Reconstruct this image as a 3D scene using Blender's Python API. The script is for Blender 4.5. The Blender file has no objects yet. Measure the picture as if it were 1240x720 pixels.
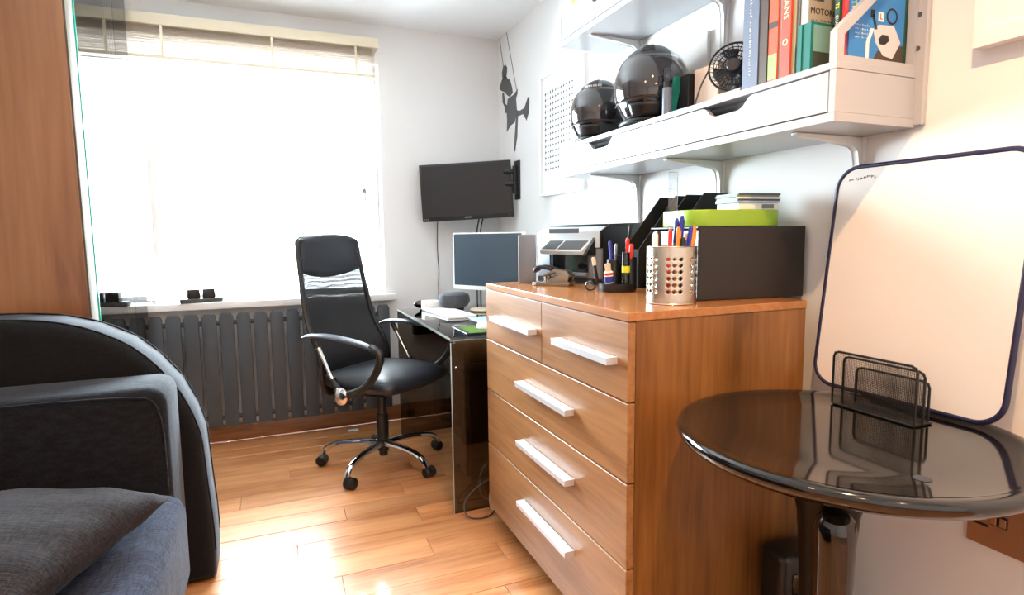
import bpy, bmesh, math, random
from mathutils import Vector, Matrix
random.seed(7)
C = bpy.context.scene.collection
PI = math.pi

# ------------------------------------------------------------------ camera
CAM_H = 1.167
WX, DY, CZ = 1.42, 3.682, 2.424       # right wall, window wall, ceiling
cam_d = bpy.data.cameras.new('camera'); cam = bpy.data.objects.new('camera', cam_d); C.objects.link(cam)
cam_d.sensor_width = 36; cam_d.lens = 36 * 708.84 / 1240; cam_d.clip_start = .02
yaw, pitch, roll = .386949, .105905, -.011414
f_ = Vector((math.sin(yaw)*math.cos(pitch), math.cos(yaw)*math.cos(pitch), -math.sin(pitch)))
r_ = Vector((math.cos(yaw), -math.sin(yaw), 0)); u_ = r_.cross(f_)
r2 = r_*math.cos(roll) + u_*math.sin(roll); u2 = -r_*math.sin(roll) + u_*math.cos(roll)
cam.matrix_world = Matrix(((r2.x, u2.x, -f_.x, 0), (r2.y, u2.y, -f_.y, 0), (r2.z, u2.z, -f_.z, CAM_H), (0, 0, 0, 1)))
bpy.context.scene.camera = cam
# ------------------------------------------------------------------ world, light, exposure
w = bpy.data.worlds.new('sky'); bpy.context.scene.world = w; w.use_nodes = True
bg = w.node_tree.nodes['Background']; bg.inputs[0].default_value = (.83, .92, 1, 1); bg.inputs[1].default_value = 50.0
vs = bpy.context.scene.view_settings
vs.view_transform = 'Standard'; vs.look = 'None'; vs.gamma = 1; vs.use_curve_mapping = False; vs.exposure = 0.42
po = bpy.data.lights.new('window_portal', 'AREA'); po.shape = 'RECTANGLE'; po.size = 1.56; po.size_y = 1.36
po.cycles.is_portal = True
poo = bpy.data.objects.new('window_portal', po); C.objects.link(poo); poo.location = (-.14, 3.86, 1.50); poo.rotation_euler = (-PI/2, 0, 0)
DOWNLIGHTS = [(.50, .30), (-.50, .30), (.50, -.95), (-.50, -.95)]
SPOT_W = [72, 8, 8, 8]

# ------------------------------------------------------------------ material helpers
def lin(c):
    c = c/255
    return c/12.92 if c <= .04045 else ((c+.055)/1.055)**2.4
def rgb(*c): return (lin(c[0]), lin(c[1]), lin(c[2]), 1)
def new_mat(name):
    m = bpy.data.materials.new(name); m.use_nodes = True
    nt = m.node_tree; return m, nt, nt.nodes['Principled BSDF']
def mat(name, col, rough=.5, metal=0, var=.06, scale=8, bump=0, bscale=60, coat=0, spec=.5, emit=None, es=1):
    m, nt, b = new_mat(name)
    b.inputs['Roughness'].default_value = rough; b.inputs['Metallic'].default_value = metal
    b.inputs['Specular IOR Level'].default_value = spec
    b.inputs['Coat Weight'].default_value = coat; b.inputs['Coat Roughness'].default_value = .05
    tc = nt.nodes.new('ShaderNodeTexCoord')
    n = nt.nodes.new('ShaderNodeTexNoise'); n.inputs['Scale'].default_value = scale; n.inputs['Detail'].default_value = 3
    nt.links.new(tc.outputs['Object'], n.inputs['Vector'])
    mx = nt.nodes.new('ShaderNodeMix'); mx.data_type = 'RGBA'
    c = rgb(*col)
    mx.inputs[6].default_value = tuple(x*(1-var) for x in c[:3])+(1,); mx.inputs[7].default_value = tuple(min(1, x*(1+var)) for x in c[:3])+(1,)
    nt.links.new(n.outputs[0], mx.inputs[0]); nt.links.new(mx.outputs[2], b.inputs['Base Color'])
    if bump:
        n2 = nt.nodes.new('ShaderNodeTexNoise'); n2.inputs['Scale'].default_value = bscale; n2.inputs['Detail'].default_value = 4
        nt.links.new(tc.outputs['Object'], n2.inputs['Vector'])
        bp = nt.nodes.new('ShaderNodeBump'); bp.inputs['Strength'].default_value = bump; bp.inputs['Distance'].default_value = .002
        nt.links.new(n2.outputs[0], bp.inputs['Height']); nt.links.new(bp.outputs[0], b.inputs['Normal'])
    if emit:
        b.inputs['Emission Color'].default_value = rgb(*emit); b.inputs['Emission Strength'].default_value = es
    return m
def wood(name, c1, c2, c3, axis, rough=.4, coat=0, fine=70, per=0, band=5, spec=.5):
    """grain stretched along axis (0,1,2); per: brightness variation between separate pieces"""
    m, nt, b = new_mat(name); N = nt.nodes; L = nt.links
    b.inputs['Roughness'].default_value = rough; b.inputs['Coat Weight'].default_value = coat; b.inputs['Coat Roughness'].default_value = .12
    b.inputs['Specular IOR Level'].default_value = spec
    tc = N.new('ShaderNodeTexCoord'); oi = N.new('ShaderNodeObjectInfo')
    add = N.new('ShaderNodeVectorMath'); add.operation = 'ADD'
    sc = N.new('ShaderNodeVectorMath'); sc.operation = 'SCALE'; sc.inputs[0].default_value = (13, 7, 5)
    L.new(oi.outputs['Random'], sc.inputs['Scale']); L.new(sc.outputs[0], add.inputs[1]); L.new(tc.outputs['Object'], add.inputs[0])
    mp = N.new('ShaderNodeMapping'); s = [1, 1, 1]; s[axis] = .06; mp.inputs['Scale'].default_value = s
    L.new(add.outputs[0], mp.inputs['Vector'])
    a = N.new('ShaderNodeTexNoise'); a.inputs['Scale'].default_value = fine; a.inputs['Detail'].default_value = 6; a.inputs['Distortion'].default_value = .6
    L.new(mp.outputs[0], a.inputs['Vector'])
    mp2 = N.new('ShaderNodeMapping'); s = [1, 1, 1]; s[axis] = .14; mp2.inputs['Scale'].default_value = s
    L.new(add.outputs[0], mp2.inputs['Vector'])
    d = N.new('ShaderNodeTexNoise'); d.inputs['Scale'].default_value = band; d.inputs['Detail'].default_value = 3; d.inputs['Distortion'].default_value = 1.2
    L.new(mp2.outputs[0], d.inputs['Vector'])
    mul = N.new('ShaderNodeMath'); mul.operation = 'MULTIPLY_ADD'; mul.inputs[1].default_value = .45; mul.inputs[2].default_value = 0
    L.new(a.outputs[0], mul.inputs[0])
    sm = N.new('ShaderNodeMath'); sm.operation = 'MULTIPLY_ADD'; sm.inputs[1].default_value = .55
    L.new(d.outputs[0], sm.inputs[0]); L.new(mul.outputs[0], sm.inputs[2])
    cr = N.new('ShaderNodeValToRGB'); e = cr.color_ramp.elements
    e[0].position = .36; e[0].color = rgb(*c1); e[1].position = .66; e[1].color = rgb(*c3)
    x = e.new(.5); x.color = rgb(*c2)
    L.new(sm.outputs[0], cr.inputs[0]); out = cr.outputs[0]
    if per:
        hs = N.new('ShaderNodeHueSaturation'); mr = N.new('ShaderNodeMapRange')
        mr.inputs['To Min'].default_value = 1-per; mr.inputs['To Max'].default_value = 1+per
        L.new(oi.outputs['Random'], mr.inputs[0]); L.new(mr.outputs[0], hs.inputs['Value']); L.new(out, hs.inputs['Color']); out = hs.outputs[0]
    L.new(out, b.inputs['Base Color'])
    bp = N.new('ShaderNodeBump'); bp.inputs['Strength'].default_value = .12; bp.inputs['Distance'].default_value = .001
    L.new(a.outputs[0], bp.inputs['Height']); L.new(bp.outputs[0], b.inputs['Normal'])
    return m
def fabric(name, c1, c2, wscale=420, bump=.35, rough=.95, sheen=.25):
    m, nt, b = new_mat(name); N = nt.nodes; L = nt.links
    b.inputs['Roughness'].default_value = rough; b.inputs['Specular IOR Level'].default_value = .25
    b.inputs['Sheen Weight'].default_value = sheen; b.inputs['Sheen Roughness'].default_value = .4; b.inputs['Sheen Tint'].default_value = (.75, .85, 1, 1)
    tc = N.new('ShaderNodeTexCoord')
    ns = []
    for s in ((1, .12, 1), (.12, 1, .3)):
        mp = N.new('ShaderNodeMapping'); mp.inputs['Scale'].default_value = s; L.new(tc.outputs['Object'], mp.inputs['Vector'])
        a = N.new('ShaderNodeTexNoise'); a.inputs['Scale'].default_value = wscale; a.inputs['Detail'].default_value = 2
        L.new(mp.outputs[0], a.inputs['Vector']); ns.append(a)
    mx = N.new('ShaderNodeMath'); mx.operation = 'ADD'; L.new(ns[0].outputs[0], mx.inputs[0]); L.new(ns[1].outputs[0], mx.inputs[1])
    mr = N.new('ShaderNodeMapRange'); mr.inputs['From Min'].default_value = .75; mr.inputs['From Max'].default_value = 1.25; L.new(mx.outputs[0], mr.inputs[0])
    cm = N.new('ShaderNodeMix'); cm.data_type = 'RGBA'; cm.inputs[6].default_value = rgb(*c1); cm.inputs[7].default_value = rgb(*c2)
    L.new(mr.outputs[0], cm.inputs[0]); L.new(cm.outputs[2], b.inputs['Base Color'])
    big = N.new('ShaderNodeTexNoise'); big.inputs['Scale'].default_value = 9; big.inputs['Detail'].default_value = 3; L.new(tc.outputs['Object'], big.inputs['Vector'])
    ad = N.new('ShaderNodeMath'); ad.operation = 'MULTIPLY_ADD'; ad.inputs[1].default_value = 6; L.new(big.outputs[0], ad.inputs[0]); L.new(mx.outputs[0], ad.inputs[2])
    bp = N.new('ShaderNodeBump'); bp.inputs['Strength'].default_value = bump; bp.inputs['Distance'].default_value = .003
    L.new(ad.outputs[0], bp.inputs['Height']); L.new(bp.outputs[0], b.inputs['Normal'])
    return m
def glassy(name, tint, f0=1.5, rough=0.0):
    """thin sheet of glass: tinted see-through plus surface reflection"""
    m = bpy.data.materials.new(name); m.use_nodes = True; nt = m.node_tree; N = nt.nodes; L = nt.links; N.remove(N['Principled BSDF'])
    t = N.new('ShaderNodeBsdfTransparent'); g = N.new('ShaderNodeBsdfGlossy'); g.inputs['Roughness'].default_value = rough; g.inputs[0].default_value = (1, 1, 1, 1)
    fr = N.new('ShaderNodeFresnel'); fr.inputs[0].default_value = f0; mx = N.new('ShaderNodeMixShader')
    tc = N.new('ShaderNodeTexCoord'); n = N.new('ShaderNodeTexNoise'); n.inputs['Scale'].default_value = 3; L.new(tc.outputs['Object'], n.inputs['Vector'])
    cm = N.new('ShaderNodeMix'); cm.data_type = 'RGBA'; cm.inputs[6].default_value = tuple(x*.97 for x in tint)+(1,); cm.inputs[7].default_value = tuple(tint)+(1,)
    L.new(n.outputs[0], cm.inputs[0]); L.new(cm.outputs[2], t.inputs[0])
    L.new(fr.outputs[0], mx.inputs[0]); L.new(t.outputs[0], mx.inputs[1]); L.new(g.outputs[0], mx.inputs[2])
    L.new(mx.outputs[0], N['Material Output'].inputs[0]); return m

# ------------------------------------------------------------------ mesh helpers
I4 = Matrix.Identity(4)
def T(x, y, z): return Matrix.Translation((x, y, z))
def Rz(a): return Matrix.Rotation(a, 4, 'Z')
def Rx(a): return Matrix.Rotation(a, 4, 'X')
def Ry(a): return Matrix.Rotation(a, 4, 'Y')
def basis(o, x, y, z): return Matrix(((x[0], y[0], z[0], o[0]), (x[1], y[1], z[1], o[1]), (x[2], y[2], z[2], o[2]), (0, 0, 0, 1)))
class G:
    def __init__(s, M=I4): s.bm = bmesh.new(); s.M = M
    def _f(s, vs, fs, M=I4, mi=0):
        MM = s.M @ M; V = [s.bm.verts.new(MM @ Vector(v)) for v in vs]
        out = []
        for f in fs:
            try: q = s.bm.faces.new([V[i] for i in f]); q.material_index = mi; out.append(q)
            except ValueError: pass
        return V, out
    def box(s, lo, hi, r=0, seg=2, M=I4, mi=0):
        x0, y0, z0 = lo; x1, y1, z1 = hi
        vs = [(x0,y0,z0),(x1,y0,z0),(x1,y1,z0),(x0,y1,z0),(x0,y0,z1),(x1,y0,z1),(x1,y1,z1),(x0,y1,z1)]
        V, F = s._f(vs, [(3,2,1,0),(4,5,6,7),(0,1,5,4),(1,2,6,5),(2,3,7,6),(3,0,4,7)], M, mi)
        if r: bmesh.ops.bevel(s.bm, geom=list({e for v in V for e in v.link_edges}), offset=r, segments=seg, profile=.5, affect='EDGES')
        return s
    def lathe(s, prof, n=32, M=I4, mi=0, cap=True):
        vs = []; k = len(prof)
        for i in range(n):
            a = 2*PI*i/n
            for r, z in prof: vs.append((r*math.cos(a), r*math.sin(a), z))
        fs = [(i*k+j, ((i+1)%n)*k+j, ((i+1)%n)*k+j+1, i*k+j+1) for i in range(n) for j in range(k-1)]
        if cap:
            if prof[0][0] > 1e-6: fs.append(tuple(i*k for i in range(n))[::-1])
            if prof[-1][0] > 1e-6: fs.append(tuple(i*k+k-1 for i in range(n)))
        V, F = s._f(vs, fs, M, mi); bmesh.ops.remove_doubles(s.bm, verts=V, dist=1e-6); return s
    def cyl(s, r, z0, z1, n=24, M=I4, mi=0, b=0):
        p = [(r-b, z0), (r, z0+b), (r, z1-b), (r-b, z1)] if b else [(r, z0), (r, z1)]
        return s.lathe(p, n, M, mi)
    def rod(s, a, b, r, n=10, mi=0):
        a = Vector(a); b = Vector(b); d = b-a; M = T(*a) @ d.to_track_quat('Z', 'Y').to_matrix().to_4x4()
        return s.cyl(r, 0, d.length, n, M, mi)
    def ell(s, c, rad, n=20, m=12, M=I4, mi=0, fn=None):
        vs = []; fs = []
        for j in range(m+1):
            t = PI*j/m
            for i in range(n):
                p = 2*PI*i/n; v = Vector((math.sin(t)*math.cos(p), math.sin(t)*math.sin(p), math.cos(t)))
                if fn: v = fn(v)
                vs.append((c[0]+rad[0]*v.x, c[1]+rad[1]*v.y, c[2]+rad[2]*v.z))
        for j in range(m):
            for i in range(n): fs.append((j*n+i, (j+1)*n+i, (j+1)*n+(i+1) % n, j*n+(i+1) % n))
        V, F = s._f(vs, fs, M, mi); bmesh.ops.remove_doubles(s.bm, verts=V, dist=1e-6); return s
    def tube(s, pts, r, n=8, closed=False, M=I4, flat=None, mi=0, smooth=0):
        pts = [Vector(p) for p in pts]
        R = r if isinstance(r, (list, tuple)) else [r]*len(pts)
        for _ in range(smooth):
            q = []; rr = []; L = len(pts)
            for i in range(L if closed else L-1):
                a, b = pts[i], pts[(i+1) % L]; ra, rb2 = R[i], R[(i+1) % L]
                if not closed and i == 0: q.append(a); rr.append(ra)
                q += [a*.75+b*.25, a*.25+b*.75]; rr += [ra*.75+rb2*.25, ra*.25+rb2*.75]
                if not closed and i == L-2: q.append(b); rr.append(rb2)
            pts, R = q, rr
        L = len(pts); vs = []; up = None
        for i in range(L):
            if closed: t = pts[(i+1) % L]-pts[i-1]
            else: t = pts[min(i+1, L-1)]-pts[max(i-1, 0)]
            t.normalize()
            if up is None: up = Vector((0, 0, 1)) if abs(t.z) < .9 else Vector((1, 0, 0))
            a = up.cross(t); a.normalize(); b = t.cross(a); up = b
            for k in range(n):
                th = 2*PI*k/n; fa, fb = flat if flat else (1, 1)
                vs.append(pts[i]+a*math.cos(th)*R[i]*fa+b*math.sin(th)*R[i]*fb)
        fs = []
        for i in range(L if closed else L-1):
            j = (i+1) % L
            for k in range(n): fs.append((i*n+k, i*n+(k+1) % n, j*n+(k+1) % n, j*n+k))
        if not closed: fs += [tuple(range(n))[::-1], tuple((L-1)*n+k for k in range(n))]
        s._f(vs, fs, M, mi); return s
    def prism(s, poly, h0, h1, M=I4, r=0, mi=0):
        n = len(poly); vs = [(x, y, h0) for x, y in poly]+[(x, y, h1) for x, y in poly]
        fs = [tuple(range(n))[::-1], tuple(range(n, 2*n))]+[(i, (i+1) % n, n+(i+1) % n, n+i) for i in range(n)]
        V, F = s._f(vs, fs, M, mi)
        if r: bmesh.ops.bevel(s.bm, geom=list({e for f in F[:2] for e in f.edges}), offset=r, segments=2, profile=.5, affect='EDGES')
        return s
    def ring(s, outer, inner, h0, h1, M=I4, mi=0):
        n = len(outer)
        vs = [(x, y, h) for P, h in ((outer, h0), (outer, h1), (inner, h1), (inner, h0)) for x, y in P]
        fs = [(a*n+i, a*n+(i+1) % n, ((a+1) % 4)*n+(i+1) % n, ((a+1) % 4)*n+i) for a in range(4) for i in range(n)]
        s._f(vs, fs, M, mi); return s
    def surf(s, fn, nu, nv, M=I4, mi=0):
        vs = [fn(i/nu, j/nv) for i in range(nu+1) for j in range(nv+1)]
        fs = [(i*(nv+1)+j, (i+1)*(nv+1)+j, (i+1)*(nv+1)+j+1, i*(nv+1)+j+1) for i in range(nu) for j in range(nv)]
        s._f(vs, fs, M, mi); return s
    def build(s, name, m, parent=None, smooth=True, w=True, label=None, solid=0, subsurf=0, angle=35, loc=None):
        bm = s.bm
        if parent is not None and w: bm.transform(mw(parent).inverted())
        if loc is not None: bm.transform(T(*loc).inverted())
        bmesh.ops.recalc_face_normals(bm, faces=bm.faces)
        me = bpy.data.meshes.new(name); bm.to_mesh(me); bm.free()
        if smooth:
            for p in me.polygons: p.use_smooth = True
            me.set_sharp_from_angle(angle=math.radians(angle))
        for mm in (m if isinstance(m, (list, tuple)) else [m]): me.materials.append(mm)
        o = bpy.data.objects.new(name, me); C.objects.link(o)
        if parent is not None: o.parent = parent
        if loc is not None: o.location = loc
        if label: o['label'] = label
        if solid: md = o.modifiers.new('s', 'SOLIDIFY'); md.thickness = solid; md.offset = 0
        if subsurf: md = o.modifiers.new('u', 'SUBSURF'); md.levels = subsurf; md.render_levels = subsurf
        return o
def mw(o):
    M = T(*o.location) @ Rz(o.rotation_euler.z)
    return (mw(o.parent) @ M) if o.parent else M
def tag(o, label, cat, group=None):
    o['label'] = label; o['category'] = cat
    if group: o['group'] = group
    return o
def thing(name, loc, label, cat, group=None, rz=0):
    o = bpy.data.objects.new(name, None); C.objects.link(o); o.location = loc; o.rotation_euler = (0, 0, rz); o.empty_display_size = .05
    return tag(o, label, cat, group)
def struct(o): o['kind'] = 'structure'; return o
def rrect(x0, y0, x1, y1, r, n=6):
    P = []
    for cx, cy, a0 in ((x1-r, y1-r, 0), (x0+r, y1-r, 90), (x0+r, y0+r, 180), (x1-r, y0+r, 270)):
        for i in range(n+1):
            a = math.radians(a0+90*i/n); P.append((cx+r*math.cos(a), cy+r*math.sin(a)))
    return P
def text(s, size, M, m, parent, name='lettering', depth=.0004, align='CENTER', sx=1):
    cu = bpy.data.curves.new(name, 'FONT'); cu.body = s; cu.size = size; cu.extrude = depth; cu.align_x = align; cu.align_y = 'CENTER'; cu.resolution_u = 2
    o = bpy.data.objects.new(name+'_tmp', cu); C.objects.link(o)
    me = bpy.data.meshes.new_from_object(o.evaluated_get(bpy.context.evaluated_depsgraph_get()))
    bpy.data.objects.remove(o); me.name = name
    me.transform(mw(parent).inverted() @ M @ Matrix.Diagonal((sx, 1, 1, 1)))
    me.materials.clear(); me.materials.append(m)
    ob = bpy.data.objects.new(name, me); C.objects.link(ob); ob.parent = parent; return ob
def strokes(M, L, h, n, m, parent):      # writing too blurred to read: a line of small letter-like strokes
    rr = random.Random(n); g = G()
    for k in range(n):
        if rr.random() < .14: continue
        x = -L/2+L*k/n; w_ = L/n*.62; a = h*(1 if rr.random() < .3 else .65)
        g.box((x, -h/2, 0), (x+w_*.28, -h/2+a, .0003), M=M)
        if rr.random() < .7: g.box((x, -h/2+a*rr.choice((0, .45, .8)), 0), (x+w_, -h/2+a*rr.choice((0, .45, .8))+h*.16, .0003), M=M)
    return g.build('lettering', m, parent, smooth=False)
def copy_tree(o, parent=None):
    c = o.copy(); C.objects.link(c)
    if parent: c.parent = parent
    for ch in [x for x in C.objects if x.parent == o]: copy_tree(ch, c)
    return c
YZ = Matrix(((0, 0, -1, 0), (-1, 0, 0, 0), (0, 1, 0, 0), (0, 0, 0, 1)))   # local x -> -Y, y -> Z, z -> -X : reads from the room side
def YZ_at(x, y, z): return T(x, y, z) @ YZ
XZ = Matrix(((1, 0, 0, 0), (0, 0, -1, 0), (0, 1, 0, 0), (0, 0, 0, 1)))    # local x -> X, y -> Z, z -> -Y : reads from the camera side
def XZ_at(x, y, z): return T(x, y, z) @ XZ

# ------------------------------------------------------------------ materials
M_wall = mat('wall_paint', (236, 236, 236), .85, var=.02, scale=3, bump=.05, bscale=200)
M_ceil = mat('ceiling_paint', (248, 250, 252), .9, var=.01)
M_white = mat('white_gloss_paint', (240, 240, 238), .35, var=.02)
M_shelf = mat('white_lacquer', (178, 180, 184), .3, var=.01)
M_frame = mat('white_frame_paint', (240, 240, 240), .4)
M_steelwhite = mat('white_powder_steel', (215, 215, 213), .35, var=.03)
M_cream = mat('cream_pelmet', (238, 226, 200), .5, var=.03)
M_slat = mat('beige_slat', (246, 240, 234), .5, var=.04, scale=20)
_b = M_slat.node_tree.nodes['Principled BSDF']; _t = M_slat.node_tree.nodes.new('ShaderNodeBsdfTranslucent'); _t.inputs[0].default_value = rgb(236, 224, 210)
_m = M_slat.node_tree.nodes.new('ShaderNodeMixShader'); _m.inputs[0].default_value = .5
M_slat.node_tree.links.new(_b.outputs[0], _m.inputs[1]); M_slat.node_tree.links.new(_t.outputs[0], _m.inputs[2]); M_slat.node_tree.links.new(_m.outputs[0], M_slat.node_tree.nodes['Material Output'].inputs[0])
M_floor = wood('oak_plank', (172, 108, 60), (204, 140, 88), (220, 160, 110), 0, .34, coat=.7, fine=55, per=.13, band=7)
M_sub = wood('oak_subfloor', (120, 74, 42), (150, 98, 60), (170, 116, 74), 0, .4)
M_base = wood('glow_toned_skirting', (130, 84, 50), (160, 108, 68), (180, 126, 84), 0, .35)  # white skirting; warm glow off the floor painted in as a wood tone
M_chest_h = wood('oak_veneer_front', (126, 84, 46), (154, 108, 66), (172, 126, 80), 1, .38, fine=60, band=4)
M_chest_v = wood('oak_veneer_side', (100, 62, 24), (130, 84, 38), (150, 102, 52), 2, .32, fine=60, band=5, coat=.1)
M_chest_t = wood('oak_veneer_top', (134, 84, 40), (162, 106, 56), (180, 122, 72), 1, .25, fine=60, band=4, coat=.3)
M_ward = wood('walnut_wardrobe', (116, 72, 42), (142, 94, 58), (158, 110, 72), 2, .35, fine=30, band=4)
M_pale = mat('pale_edge_band', (92, 80, 64), .8)
M_boxwood = wood('orange_pine', (190, 120, 60), (215, 145, 80), (228, 165, 100), 2, .4)
M_brushed = mat('brushed_aluminium', (214, 218, 224), .38, .45, var=.03, scale=40)
M_chrome = mat('chrome', (225, 225, 228), .06, 1, var=.01)
M_black = mat('black_plastic', (22, 22, 24), .38, var=.1)
M_blackgloss = mat('black_gloss', (10, 10, 12), .08, var=.1, coat=.5)
M_table = mat('black_table_gloss', (14, 12, 11), .09, var=.1, coat=.45, bump=.02, bscale=30)
M_grey = mat('mid_grey_plastic', (120, 124, 130), .4, var=.04)
M_silver = mat('silver_plastic', (122, 130, 144), .35, .2, var=.03)
M_rad = mat('anthracite_radiator', (70, 77, 84), .42, .0, var=.04)
M_glass = glassy('clear_glass', (.97, .99, .98), 1.35)
M_teal = mat('glass_edge_green', (60, 205, 180), .2, var=.03)
M_smoke = glassy('smoked_glass', (.46, .43, .39), 1.65)
M_acr = glassy('clear_acrylic', (.90, .93, .95), 1.45)
M_arm = fabric('sofa_arm_cloth', (12, 11, 12), (20, 19, 21), 380, .2, sheen=.16)
M_cush = fabric('sofa_cushion_cloth', (10, 10, 13), (24, 26, 34), 300, .35, sheen=.14)
M_seatf = fabric('seat_cushion_cloth', (24, 27, 38), (54, 61, 84), 260, .5, sheen=.1)
M_pil = fabric('charcoal_pillow_cloth', (20, 17, 19), (46, 42, 46), 240, .35, sheen=.1)
M_leather = mat('black_leather', (34, 37, 45), .38, var=.15, bump=.25, bscale=25)
M_screen = mat('dark_screen', (28, 30, 34), .3, var=.03, spec=.35)
M_screen2 = mat('grey_screen', (60, 74, 86), .28, var=.05)
M_paperw = mat('white_paper', (236, 236, 234), .7)
M_blue = mat('blue_plastic', (38, 48, 150), .35)
M_red = mat('red_plastic', (214, 48, 32), .35)
M_orange = mat('orange_plastic', (236, 140, 36), .35)
M_yellow = mat('yellow_plastic', (214, 220, 40), .4)
M_green = mat('lime_green', (140, 180, 48), .45)
M_navy = mat('navy_trim', (34, 32, 66), .35)
M_wb = mat('whiteboard_enamel', (232, 226, 220), .22, var=.03, scale=4)
M_beige = mat('peach_card', (226, 200, 176), .7)
M_copper = mat('brushed_copper', (170, 124, 92), .35, .4, var=.04)
M_ink = mat('dark_ink', (60, 62, 66), .7)
M_darkmetal = mat('dark_metal', (84, 86, 88), .5, .3)
M_helmet = mat('helmet_shell', (36, 35, 37), .12, var=.2, coat=.9, scale=14)
M_visor = mat('helmet_visor', (44, 42, 44), .05, var=.1, coat=1)
M_blackcard = mat('black_card', (20, 20, 21), .7)
M_boxbrown = mat('dark_brown_box', (34, 29, 27), .5, var=.08)
M_drawerpl = mat('frosted_drawer', (150, 160, 176), .35)

# ------------------------------------------------------------------ room shell
LX, RY = -1.65, -1.7
struct(G().box((WX, RY, 0), (WX+.15, DY+.3, CZ+.1)).build('wall_right', M_wall, smooth=False))
struct(G().box((LX-.15, RY, 0), (LX, DY+.3, CZ+.1)).build('wall_left', M_wall, smooth=False))
struct(G().box((LX-.15, RY-.15, 0), (WX+.15, RY, CZ+.1)).build('wall_rear', M_wall, smooth=False))
struct(G().box((LX-.15, RY-.15, CZ), (WX+.15, DY+.3, CZ+.15)).build('ceiling', M_ceil, smooth=False))
X0, X1, Z0, Z1 = -.93, .645, .80, 2.20        # window opening
wb = G(); Yb = DY+.24
wb.box((LX, DY, 0), (X0, Yb, CZ)).box((X1, DY, 0), (WX, Yb, CZ)).box((X0, DY, 0), (X1, Yb, Z0)).box((X0, DY, Z1), (X1, Yb, CZ))
struct(wb.build('wall_back', M_wall, smooth=False))
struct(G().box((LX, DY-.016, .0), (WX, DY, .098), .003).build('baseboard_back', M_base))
struct(G().box((WX-.016, RY, .0), (WX, DY-.02, .098), .003).build('baseboard_right', M_white))
floor = struct(G().box((LX-.1, RY-.1, -.05), (WX+.1, DY+.1, -.012)).build('floor', M_sub, smooth=False))
# planks
pw = .137; y = -.60; row = 0
while y < DY-.02:
    x = LX + random.uniform(-.9, 0)
    while x < WX:
        L = random.uniform(.55, 1.25); xa, xb = max(x, LX), min(x+L, WX)
        if xb-xa > .05:
            yb = min(y+pw, DY-.016)
            g = G().box((xa+.0008, y+.0008, -.012), (xb-.0008, yb-.0008, random.uniform(-.0006, 0)), .0012, 1)
            g.build('plank', M_floor, floor, smooth=False, w=False)
        x += L
    y += pw; row += 1
# window
win = struct(G().box((X0, DY+.13, Z0), (X0+.03, DY+.16, Z1), .004).box((X1-.03, DY+.13, Z0), (X1, DY+.16, Z1), .004)
    .box((X0+.03, DY+.13, Z0), (X1-.03, DY+.16, Z0+.03), .004).box((X0+.03, DY+.13, Z1-.05), (X1-.03, DY+.16, Z1), .004)
    .box((-.602, DY+.13, Z0+.03), (-.578, DY+.16, Z1-.05), .004).build('window_1', M_white))
M_upvc = mat('white_sash_plastic', (246, 247, 250), .35, var=.01)
for a, b in ((X0+.03, -.602), (-.578, X1-.03)):
    za, zb = Z0+.03, Z1-.05
    sf = G().box((a, DY+.135, za), (a+.016, DY+.155, zb), .003).box((b-.016, DY+.135, za), (b, DY+.155, zb), .003)\
        .box((a+.016, DY+.135, za), (b-.016, DY+.155, za+.02), .003).box((a+.016, DY+.135, zb-.02), (b-.016, DY+.155, zb), .003).build('sash', M_upvc, win)
    G().box((a+.016, DY+.143, za+.02), (b-.016, DY+.147, zb-.02)).build('pane', M_glass, sf, smooth=False)
G().box((-.70, DY+.118, 1.262), (-.66, DY+.13, 1.285), .004).cyl(.012, 0, .02, 12, T(-.68, DY+.13, 1.33) @ Rx(PI/2)).build('sash_handle', M_grey, win)
G().box((.556, DY+.118, 1.36), (.566, DY+.14, 1.48), .003).box((.546, DY+.125, 1.44), (.57, DY+.14, 1.47), .003).build('sash_handle', M_grey, win)
G().box((X0-.05, DY-.085, Z0-.022), (X1+.055, DY+.13, Z0+.018), .006).build('window_sill', M_white, win)

# ------------------------------------------------------------------ downlights in the ceiling
for k, (x, y) in enumerate(DOWNLIGHTS):
    where = ['over the round table', 'over the sofa', 'near the rear wall on the right', 'near the rear wall on the left'][k]
    t = thing('ceiling_downlight', (x, y, CZ), 'recessed round ceiling downlight '+where, 'downlight', 'ceiling downlights')
    G().lathe([(.046, CZ-.001), (.046, CZ-.006), (.060, CZ-.004), (.061, CZ)], 32, T(x, y, 0), cap=False).build('trim_ring', M_white, t)
    G().cyl(.045, CZ-.004, CZ-.001, 24, T(x, y, 0)).build('lamp_face', mat('lamp_glow', (255, 214, 160), emit=(255, 200, 140), es=160), t)
    ld = bpy.data.lights.new('downlight_beam', 'SPOT'); ld.energy = SPOT_W[k]; ld.spot_size = math.radians(150); ld.spot_blend = .7; ld.shadow_soft_size = .012
    ld.color = (1, .58, .29)
    lo = bpy.data.objects.new('downlight_beam', ld); C.objects.link(lo); lo.parent = t; lo.location = (0, 0, -.012)

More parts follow.
